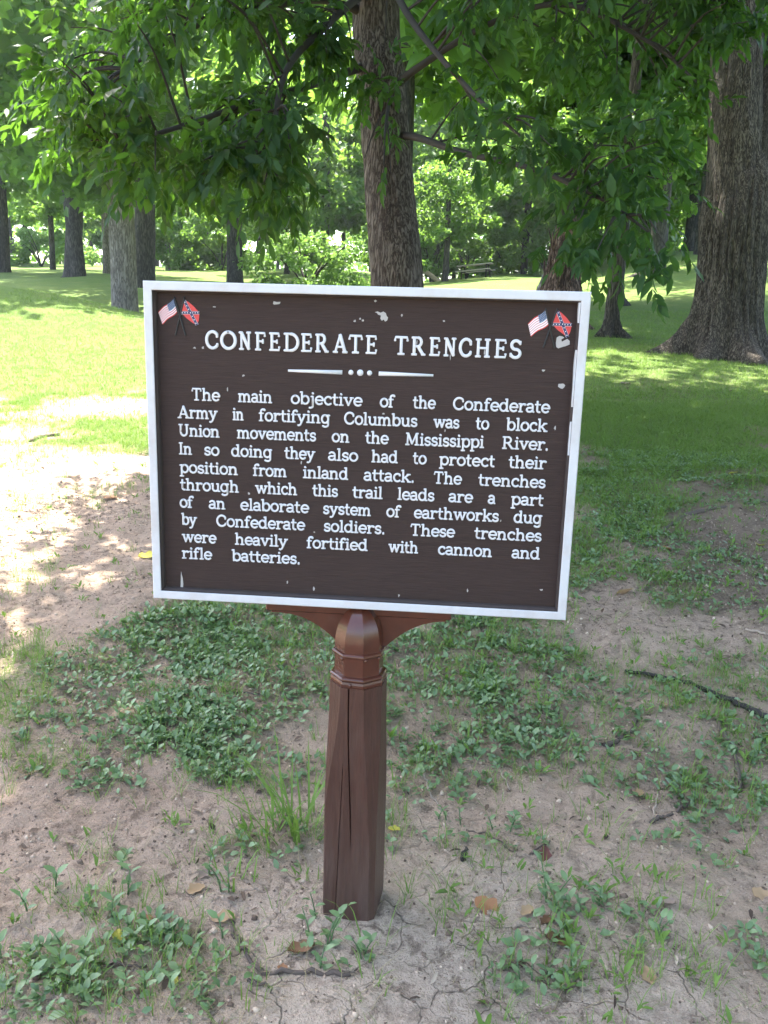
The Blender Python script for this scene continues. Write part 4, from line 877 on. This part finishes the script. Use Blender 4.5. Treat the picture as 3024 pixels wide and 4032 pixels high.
# small oval leaves of creeping weeds
WT = np.array([[0, 0, 0], [.35, 0, .10], [.35, .27, .16], [.35, -.27, .16], [.75, 0, .10], [.75, .20, .12], [.75, -.20, .12], [1, 0, .02]])
WF = np.array([[0, 1, 2], [0, 3, 1], [2, 1, 4], [2, 4, 5], [1, 3, 6], [1, 6, 4], [5, 4, 7], [4, 6, 7]])
def rosettes(P, seed, leaves, size, tilt):
    r = np.random.default_rng(seed); n = len(P); k = r.integers(leaves[0], leaves[1], n); Q = np.repeat(P, k, 0); m = len(Q)
    a = r.uniform(0, 2 * np.pi, m); el = r.uniform(*tilt, m); d = np.stack([np.cos(a) * np.cos(el), np.sin(a) * np.cos(el), np.sin(el)], 1)
    s = r.uniform(*size, m) * np.repeat(r.uniform(.7, 1.2, n), k)
    Q = Q + d * .004 + np.stack([r.normal(0, .006, m), r.normal(0, .006, m), r.uniform(.001, .012, m)], 1)
    nn = np.array([0, 0, 1.]) + r.normal(0, .28, (m, 3)); t = np.repeat(r.random(n), k) * .6 + r.random(m) * .4
    V, F = batch(WT, WF, frames(d, nn, s, s), Q); return V, F, np.repeat(t, len(WT))
P1 = scatter(190000, -3.4, 3.6, -1.15, 5.2, lambda g, w_, P: np.clip(w_ * 1.15, 0, 1) ** 1.7 * (.25 + .75 * sstep(.34, .62, fbm(P[:, 0] * 4, P[:, 1] * 4, 333, 4))), 301)
V, F, t = rosettes(P1, 302, (2, 5), (.015, .033), (.05, .8))
P1b = scatter(44000, -3.4, 5.5, -1.15, 8.5, lambda g, w_, P: .06 + .18 * sstep(.45, .65, fbm(P[:, 0] * 2, P[:, 1] * 2, 334, 3)) * (P[:, 0] > .1) + .45 * g * (P[:, 0] > 0), 303); WT_ = WT.copy(); WT[:, 1] *= .5; V2, F2, t2 = rosettes(P1b, 304, (3, 8), (.016, .042), (.1, 1.1)); WT[:] = WT_
o = mk('narrow_leaf_weeds', V2, F2, M_GRASS, None, True, attrs={'tone': t2 * .7}); tag(o, 'narrow leaved yellow green weeds thinly scattered over the worn soil', 'weeds', kind='stuff')
o = mk('ground_cover', V, F, M_WEED, None, True, attrs={'tone': t}); tag(o, 'low creeping weeds with small oval leaves spreading over the soil', 'weeds', kind='stuff')
# grass blades in tufts
BT = np.array([[0, -.5, 0], [0, .5, 0], [.35, -.42, .45], [.35, .42, .45], [.85, -.24, .80], [.85, .24, .80], [1.35, 0, .92]])
BF = np.array([[0, 1, 3], [0, 3, 2], [2, 3, 5], [2, 5, 4], [4, 5, 6]])
def blades(P, seed, cnt, hgt, spread, width, lean=.5):
    r = np.random.default_rng(seed); n = len(P); k = r.integers(cnt[0], cnt[1], n); Q = np.repeat(P, k, 0); m = len(Q)
    a = r.uniform(0, 2 * np.pi, m); dx = np.stack([np.cos(a), np.sin(a), np.zeros(m)], 1); dy = np.stack([-np.sin(a), np.cos(a), np.zeros(m)], 1)
    h = r.uniform(*hgt, m) * np.repeat(r.uniform(.6, 1.2, n), k); ln = h * r.uniform(.15, lean + .15, m); wv = r.uniform(.7, 1.2, m) * width
    X = np.stack([dx * ln[:, None], dy * wv[:, None], np.array([0, 0, 1.])[None] * h[:, None]], -1)
    Q = Q + dx * r.uniform(0, spread, m)[:, None] * 1.0 + dy * r.normal(0, spread * .4, m)[:, None]; Q[:, 2] -= .004
    V, F = batch(BT, BF, X, Q); return V, F, np.repeat(np.repeat(r.random(n), k) * .6 + r.random(m) * .4, len(BT))
Ps = scatter(150000, -4.5, 5.0, -1.15, 7.5, lambda g, w_, P: np.clip(g ** 1.3 * .9 + w_ * .16 + .018 + .13 * sstep(.48, .66, fbm(P[:, 0] * 1.6, P[:, 1] * 1.6, 336, 3)), 0, 1), 311)
A = blades(Ps, 312, (4, 9), (.025, .075), .016, .0022, .8)
Pf = scatter(90000, -9, 9, 6.0, 20, lambda g, w_, P: g * .9 * np.clip(1.25 - P[:, 1] / 22, .1, 1), 313)
Bb = blades(Pf, 314, (3, 6), (.03, .07), .03, .0045, .9)
o = mk('grass', np.vstack([A[0], Bb[0]]), np.vstack([A[1], Bb[1] + len(A[0])]), M_GRASS, None, True, attrs={'tone': np.concatenate([A[2], Bb[2]])}); tag(o, 'short mown grass of the park lawn', 'grass', kind='stuff')
Pd = scatter(30000, -3.2, 3.6, -1.15, 5.0, lambda g, w_, P: .05 + .35 * sstep(.45, .7, fbm(P[:, 0] * 1.7, P[:, 1] * 1.7, 335, 3)) + .3 * g * (P[:, 0] < -.3), 315); A = blades(Pd, 316, (2, 6), (.015, .05), .03, .0018, 2.2)
o = mk('dry_grass', A[0], A[1], M_DRY, None, True, attrs={'tone': A[2]}); tag(o, 'straw coloured dead grass lying on the bare soil', 'dry grass', kind='stuff')
# crumbs of soil and wood
r = np.random.default_rng(401); Pc = scatter(130000, -2.6, 3.2, -1.15, 3.6, lambda g, w_, P: .30 + 0 * g, 402); n = len(Pc); s = r.uniform(.0015, .0062, n) * np.where(r.random(n) < .07, 2.0, 1)
OT = np.array([[1, 0, 0], [-1, 0, 0], [0, 1, 0], [0, -1, 0], [0, 0, 1.], [0, 0, -1]]); OF = np.array([[0, 2, 4], [2, 1, 4], [1, 3, 4], [3, 0, 4], [2, 0, 5], [1, 2, 5], [3, 1, 5], [0, 3, 5]])
X = frames(r.normal(0, 1, (n, 3)), np.array([0, 0, 1.]) + r.normal(0, .5, (n, 3)), s, s * r.uniform(.4, 1, n)); V, F = batch(OT, OF, X, Pc)
m = NT('soil_crumb'); m.base(m.ramp(m.attr('tone'), [(0, (.09, .062, .045)), (.5, (.26, .19, .14)), (1, (.54, .42, .31))])); m.rough(.95, .2)
o = mk('soil_crumbs', V, F, m.m, None, True, attrs={'tone': np.repeat(r.random(n), 6)}); tag(o, 'crumbs of soil and bark scattered on the bare ground', 'soil crumbs', kind='stuff')

Pl_ = scatter(40000, -4, 8, -1.15, 13, lambda g, w_, P: .16 + .5 * sstep(.2, 1.2, P[:, 0]) * sstep(-.2, 1.0, P[:, 1]) * (1 - g * .8), 405); n = len(Pl_); s = r.uniform(.012, .038, n)
X = frames(r.normal(0, 1, (n, 3)) * np.array([1, 1, .25]), np.array([0, 0, 1.]) + r.normal(0, .35, (n, 3)), s, s * r.uniform(.3, .9, n)); V, F = batch(WT, WF, X, Pl_ + np.array([0, 0, .003]))
m = NT('leaf_litter_brown'); m.base(m.ramp(m.attr('tone'), [(0, (.05, .035, .026)), (.5, (.14, .095, .065)), (.85, (.28, .20, .14)), (1, (.42, .33, .25))])); m.rough(.9, .2)
o = mk('leaf_litter', V, F, m.m, None, True, attrs={'tone': np.repeat(r.random(n), len(WT))}); tag(o, 'broken brown leaf litter over the worn soil', 'leaf litter', kind='stuff')
# single plants one can pick out
def plant(name, xd, yd, n_stems, hgt, leaf, nleaf, label, cat='plant', mat=M_WEED, seed=0, spread=.03):
    p = gpt(xd, yd); root = tag(empty(name, p), label, cat); r = np.random.default_rng(seed); mb = MB(); P = []; D = []
    for s in range(n_stems):
        a = r.uniform(0, 6.28); h = hgt * r.uniform(.6, 1); e = np.array([math.cos(a) * h * .35, math.sin(a) * h * .35, h]); b0 = np.array([r.normal(0, spread), r.normal(0, spread), -.01])
        c = spline([b0, b0 + e * np.array([.3, .3, .5]), b0 + e], 6); mb = MB(); mb.tube(c, np.linspace(.0026, .0012, len(c)), 5); mb.obj('stem', mat, root, True)
        for k in range(nleaf):
            t = (k + .6) / nleaf; i = min(len(c) - 1, int(t * len(c))); q = k * 2.4 + r.normal(0, .4); P.append(c[i]); D.append([math.cos(q), math.sin(q), .35 + .3 * t])
    P = np.array(P); D = np.array(D); m = len(P); s = r.uniform(*leaf, m) * .82
    V, F = batch(WT, WF, frames(D, np.array([0, 0, 1.]) + r.normal(0, .2, (m, 3)), s, s * .85), P); mk('leaves', V, F, mat, root, True, attrs={'tone': np.repeat(r.random(m) * .6 + .4, len(WT))}); return root
def tuft(name, xd, yd, n, h, spread, label, seed=0, width=.0035, lean=.8):
    p = gpt(xd, yd); root = p; V, F, t = blades(np.zeros((1, 3)), seed, (n, n + 1), (h * .5, h * 1.1), spread, width, lean)
    o = mk(name, V, F, M_GRASS, None, True, attrs={'tone': t * .5 + .5}, loc=p); return tag(o, label, 'grass tuft')
tuft('grass_tuft', 640, 1795, 42, .175, .08, 'tall arching tuft of green grass left of the post', 1, .0075, 1.1)
tuft('grass_tuft', 575, 1800, 24, .155, .07, 'thinner tall grass beside the arching tuft, on its left', 2, .0065, .9)
tuft('grass_tuft', 492, 1905, 10, .15, .05, 'sparse long blades of grass between weeds left of the post foot', 3, .0055, .6)
tuft('grass_tuft', 800, 2050, 7, .11, .04, 'few upright grass blades in front of the post', 4, .0040, .4)
tuft('grass_tuft', 965, 2010, 5, .10, .05, 'two thin grass blades standing on cracked clay right of the post', 5, .0040, .3)
tuft('grass_tuft', 790, 2130, 16, .07, .05, 'short grass tuft behind the long bent twig end', 6, .0034, .8)
tuft('grass_tuft', 520, 2150, 9, .12, .06, 'tall grass blades at the bottom edge left of the bent twig', 7, .0034, .5)
tuft('grass_tuft', 1350, 2110, 22, .06, .05, 'bushy short grass tuft near the tan curled leaf', 8, .003, .9)
tuft('grass_tuft', 1310, 1800, 16, .08, .06, 'green grass tuft in the worn soil at the right', 9, .003, .8)
plant('leafy_weed', 1195, 1960, 3, .13, (.03, .048), 8, 'upright leafy weed with narrow leaves on the soil right of the post', seed=1)
plant('leafy_weed', 1240, 1985, 5, .06, (.022, .036), 6, 'low broad weed spreading beside the upright leafy weed', seed=2, spread=.06)
plant('leafy_weed', 690, 2020, 4, .11, (.028, .045), 6, 'pale leafy weed growing against the foot of the post', seed=3, spread=.05)
plant('leafy_weed', 720, 2075, 3, .07, (.03, .045), 5, 'small dark green weed in front of the post foot', seed=4, spread=.04)
plant('leafy_weed', 330, 2055, 9, .05, (.025, .042), 5, 'wide clump of round leaved weed around the yellow leaf', seed=5, spread=.10)
plant('leafy_weed', 75, 2130, 10, .05, (.028, .045), 5, 'round leaved weed clump in the bottom left corner', seed=6, spread=.12)
plant('leafy_weed', 500, 1900, 3, .10, (.02, .035), 6, 'spindly weed between the grass blades left of the post', seed=7, spread=.05)
plant('leafy_weed', 1190, 2100, 4, .05, (.03, .045), 4, 'low weed near the bottom edge right of the post', seed=8, spread=.05)
plant('leafy_weed', 1010, 1785, 4, .06, (.02, .03), 5, 'small bushy weed beside the dark bark chip', seed=9, spread=.05)
plant('leafy_weed', 1130, 1775, 3, .06, (.025, .04), 5, 'small pale weed right of the bark chip', seed=10, spread=.04)
plant('leafy_weed', 1390, 2030, 2, .07, (.03, .045), 4, 'two leaved seedling on bare soil at the lower right', seed=11, spread=.02)
plant('leafy_weed', 205, 1965, 6, .06, (.03, .05), 5, 'green weed clump at the lower left edge of the bare soil', seed=12, spread=.08)

# fallen leaves
def dead_leaf(xd, yd, size, kind, label, rz=0, curl=.35, seed=0):
    size *= .78 if yd > 1500 else 1; p = gpt(xd, yd, .004); r = np.random.default_rng(seed); n = 9; L, Wd = [], []
    V = []; ss = np.linspace(0, 1, n); vv = np.linspace(-1, 1, 5)
    for s in ss:
        wv = .34 * math.sin(math.pi * min(1, s * .93 + .03)) ** .75 * (1 + .22 * math.sin(s * 15 + seed))
        for q in vv: V.append((s - .5, wv * q, curl * (.5 * q * q * wv * 2 + .55 * (s - .45) ** 2) + .04 * math.sin(7 * s + 3 * q + seed)))
    V = np.array(V) * size; F = np.array([(i * 5 + j, i * 5 + j + 1, (i + 1) * 5 + j + 1, (i + 1) * 5 + j) for i in range(n - 1) for j in range(4)])
    o = mk('fallen_leaf', V, F, M_DL[kind], None, True, attrs={'tone': np.full(len(V), .7)}, loc=p); o.rotation_euler = (r.normal(0, .15), r.normal(0, .15), R_(rz)); return tag(o, label, 'leaf', 'fallen leaves on the soil')
for i, a in enumerate([(482, 1980, .075, 'tan', 'curled tan leaf beside the upper end of the long bent twig', 15), (423, 1923, .065, 'tan', 'flat tan leaf left of the long grass blades', 60), (314, 2000, .05, 'orange', 'small orange brown leaf behind the yellow leaf clump', 10), (258, 2039, .065, 'yellow', 'bright yellow leaf among the round leaved weeds', 120),
    (651, 2054, .08, 'brown', 'large brown leaf in front of the post, above the bent twig', 20), (376, 2131, .035, 'yellow', 'small yellow leaf near the bottom edge', 70), (266, 1845, .07, 'green', 'curled green leaf on the bare soil at the left', 30), (610, 2095, .03, 'orange', 'tiny orange leaf just above the bend of the twig', 0),
    (1053, 1963, .09, 'orange', 'ragged orange brown leaf on soil right of the post foot', 150), (1434, 1963, .07, 'grey', 'pale pinkish dead leaf on open soil at the right', 20), (1399, 2116, .06, 'tan', 'slim tan leaf standing on edge near the bottom right', 100), (1208, 2033, .08, 'brown', 'brown leaf below the upright leafy weed', 0), (851, 1797, .045, 'yellow', 'yellow tan leaf close to the right side of the post', 10),
    (1176, 1851, .06, 'red', 'dark red brown leaf above the upright leafy weed', 80), (1138, 1973, .05, 'tan', 'round tan leaf left of the upright leafy weed', 40), (1648, 1930, .07, 'tan', 'tan leaf cut by the right edge of the photo', 140), (1380, 1705, .06, 'tan', 'upright tan leaf near the forked dark twig', 95), (1432, 1531, .055, 'tan', 'pale tan strip of leaf among weeds at the right', 85),
    (1500, 1760, .07, 'green', 'pale green fallen leaf right of the forked dark twig', 0), (1436, 1184, .07, 'orange', 'orange leaf beside the mossy root in the worn ground', 0), (1596, 1213, .07, 'brown', 'brown leaf on worn soil near the right edge', 30), (1641, 1180, .07, 'yellow', 'yellow green leaf near the right edge', 60), (1583, 1025, .07, 'yellow', 'yellow leaf on the shaded slope', 0), (1351, 829, .12, 'grey', 'pale leaf lying on the grass edge right of the sign', 0), (320, 1208, .10, 'yellow', 'yellow leaf peeking out beside the left edge of the sign', 30), (238, 1075, .09, 'orange', 'orange leaf on the bare path at the left', 0), (1345, 1280, .11, 'tan', 'flat pale wood chip on the sandy strip right of the sign', -10),
    (440, 1890, .05, 'grey', 'greyish leaf among weeds left of the tan leaf', 70), (230, 2085, .07, 'grey', 'pale brown leaf lying over the short stick at lower left', 0), (1180, 1990, .05, 'brown', 'small dark brown leaf at the stem of the upright leafy weed', 50)]):
    dead_leaf(a[0], a[1], a[2], a[3], a[4], a[5], .2 + .35 * ((i * 7) % 5) / 5, i)
# twigs and sticks
def twig(pts, r0, r1, label, mat=M_TWIG, name='twig', up=.006, seed=0):
    P = np.array([gpt(x, y, up) for x, y in pts]); c = spline(P, 8); rr = np.random.default_rng(int(pts[0][0])); r0, r1 = r0 * .72, r1 * .72; c = c + np.repeat(rr.normal(0, .0035, c.shape), 1, 0) * min(1, r0 / .004); c[:, 2] -= r0 * .5; b = c[0].copy()
    mb = MB(); mb.tube(c - b, np.linspace(r0, r1, len(c)) * (1 + .12 * rr.normal(0, 1, len(c)).clip(-1, 1)), 7); o = mb.obj(name, mat, None, True); o.location = b
    return tag(o, label, 'twig')
twig([(1350, 1452), (1440, 1465), (1540, 1495), (1620, 1530), (1690, 1568)], .009, .017, 'long thin dark branch lying across the soil at the right edge', M_BRANCH, 'fallen_branch', .016)
twig([(500, 1985), (515, 2035), (560, 2095), (650, 2104), (757, 2106)], .0055, .008, 'long grey bent twig in front of the post')
twig([(1300, 1606), (1330, 1600), (1356, 1582), (1374, 1552)], .013, .010, 'thick short dark stick among weeds right of the post', name='stick')
twig([(916, 1678), (930, 1720), (951, 1749)], .005, .003, 'bleached curved twig just right of the post', M_PALE_TWIG)
twig([(1080, 1672), (1100, 1706)], .004, .003, 'short bleached twig among weeds', M_PALE_TWIG)
twig([(1405, 1772), (1450, 1755), (1484, 1732)], .008, .004, 'forked dark twig on the soil at the right')
twig([(1412, 1765), (1420, 1710)], .004, .003, 'thin twig crossing the forked dark twig', M_PALE_TWIG)
twig([(1611, 1362), (1656, 1379)], .009, .008, 'pale broken stick by the right edge', M_PALE_TWIG, 'stick')
twig([(66, 953), (90, 945), (128, 942)], .03, .022, 'dark broken branch lying in the grass at the left', M_TWIG, 'fallen_branch', .02)
twig([(146, 2112), (220, 2102), (310, 2090)], .006, .004, 'short brown stick near the bottom left')
twig([(529, 2121), (580, 2139)], .0045, .0035, 'short dark twig below the bent twig')
twig([(998, 1862), (1004, 1836)], .010, .008, 'dark bark chip standing on the soil right of the post', M_BRANCH, 'bark_chip')
twig([(1340, 1168), (1420, 1145), (1480, 1115), (1560, 1098), (1660, 1085)], .02, .03, 'grey tree root running along the worn slope at the right', M_TWIG, 'surface_root', .0)
twig([(1160, 1400), (1175, 1425), (1188, 1448)], .005, .003, 'pale twig lying on bare soil right of the sign bracket', M_PALE_TWIG)
twig([(880, 1365), (920, 1385), (945, 1395)], .006, .004, 'grey twig among the weeds under the sign bracket')
twig([(1010, 1795), (1060, 1810), (1105, 1840)], .004, .003, 'thin dark twig lying between small weeds')
twig([(1190, 1820), (1140, 1850)], .004, .003, 'dark twig above the upright leafy weed')
twig([(435, 1485), (520, 1500), (640, 1510)], .006, .004, 'long grey twig half buried in the creeping weeds')
twig([(1545, 1555), (1590, 1640), (1600, 1700)], .012, .008, 'brown stick lying in weeds near the right edge', M_TWIG, 'stick')

# ------------------------------------------------------------------ summer haze
hm = bpy.data.materials.new('haze_air'); hm.use_nodes = True; hn = hm.node_tree; hn.nodes.remove(hn.nodes['Principled BSDF'])
pv = hn.nodes.new('ShaderNodeVolumePrincipled'); pv.inputs['Density'].default_value = HAZE; pv.inputs['Color'].default_value = (.86, .93, 1, 1); pv.inputs['Anisotropy'].default_value = .3
hn.links.new(pv.outputs[0], hn.nodes['Material Output'].inputs['Volume'])
X_, Y_, Z_ = (-405, 405), (-305, 455), (-3.5, 45)
V = [(x, y, z) for x in X_ for y in Y_ for z in Z_]
o = mk('haze', V, [(0, 1, 3, 2), (4, 6, 7, 5), (0, 4, 5, 1), (2, 3, 7, 6), (0, 2, 6, 4), (1, 5, 7, 3)], hm); tag(o, 'thin summer haze over the far lawn and woods', 'haze', kind='stuff')
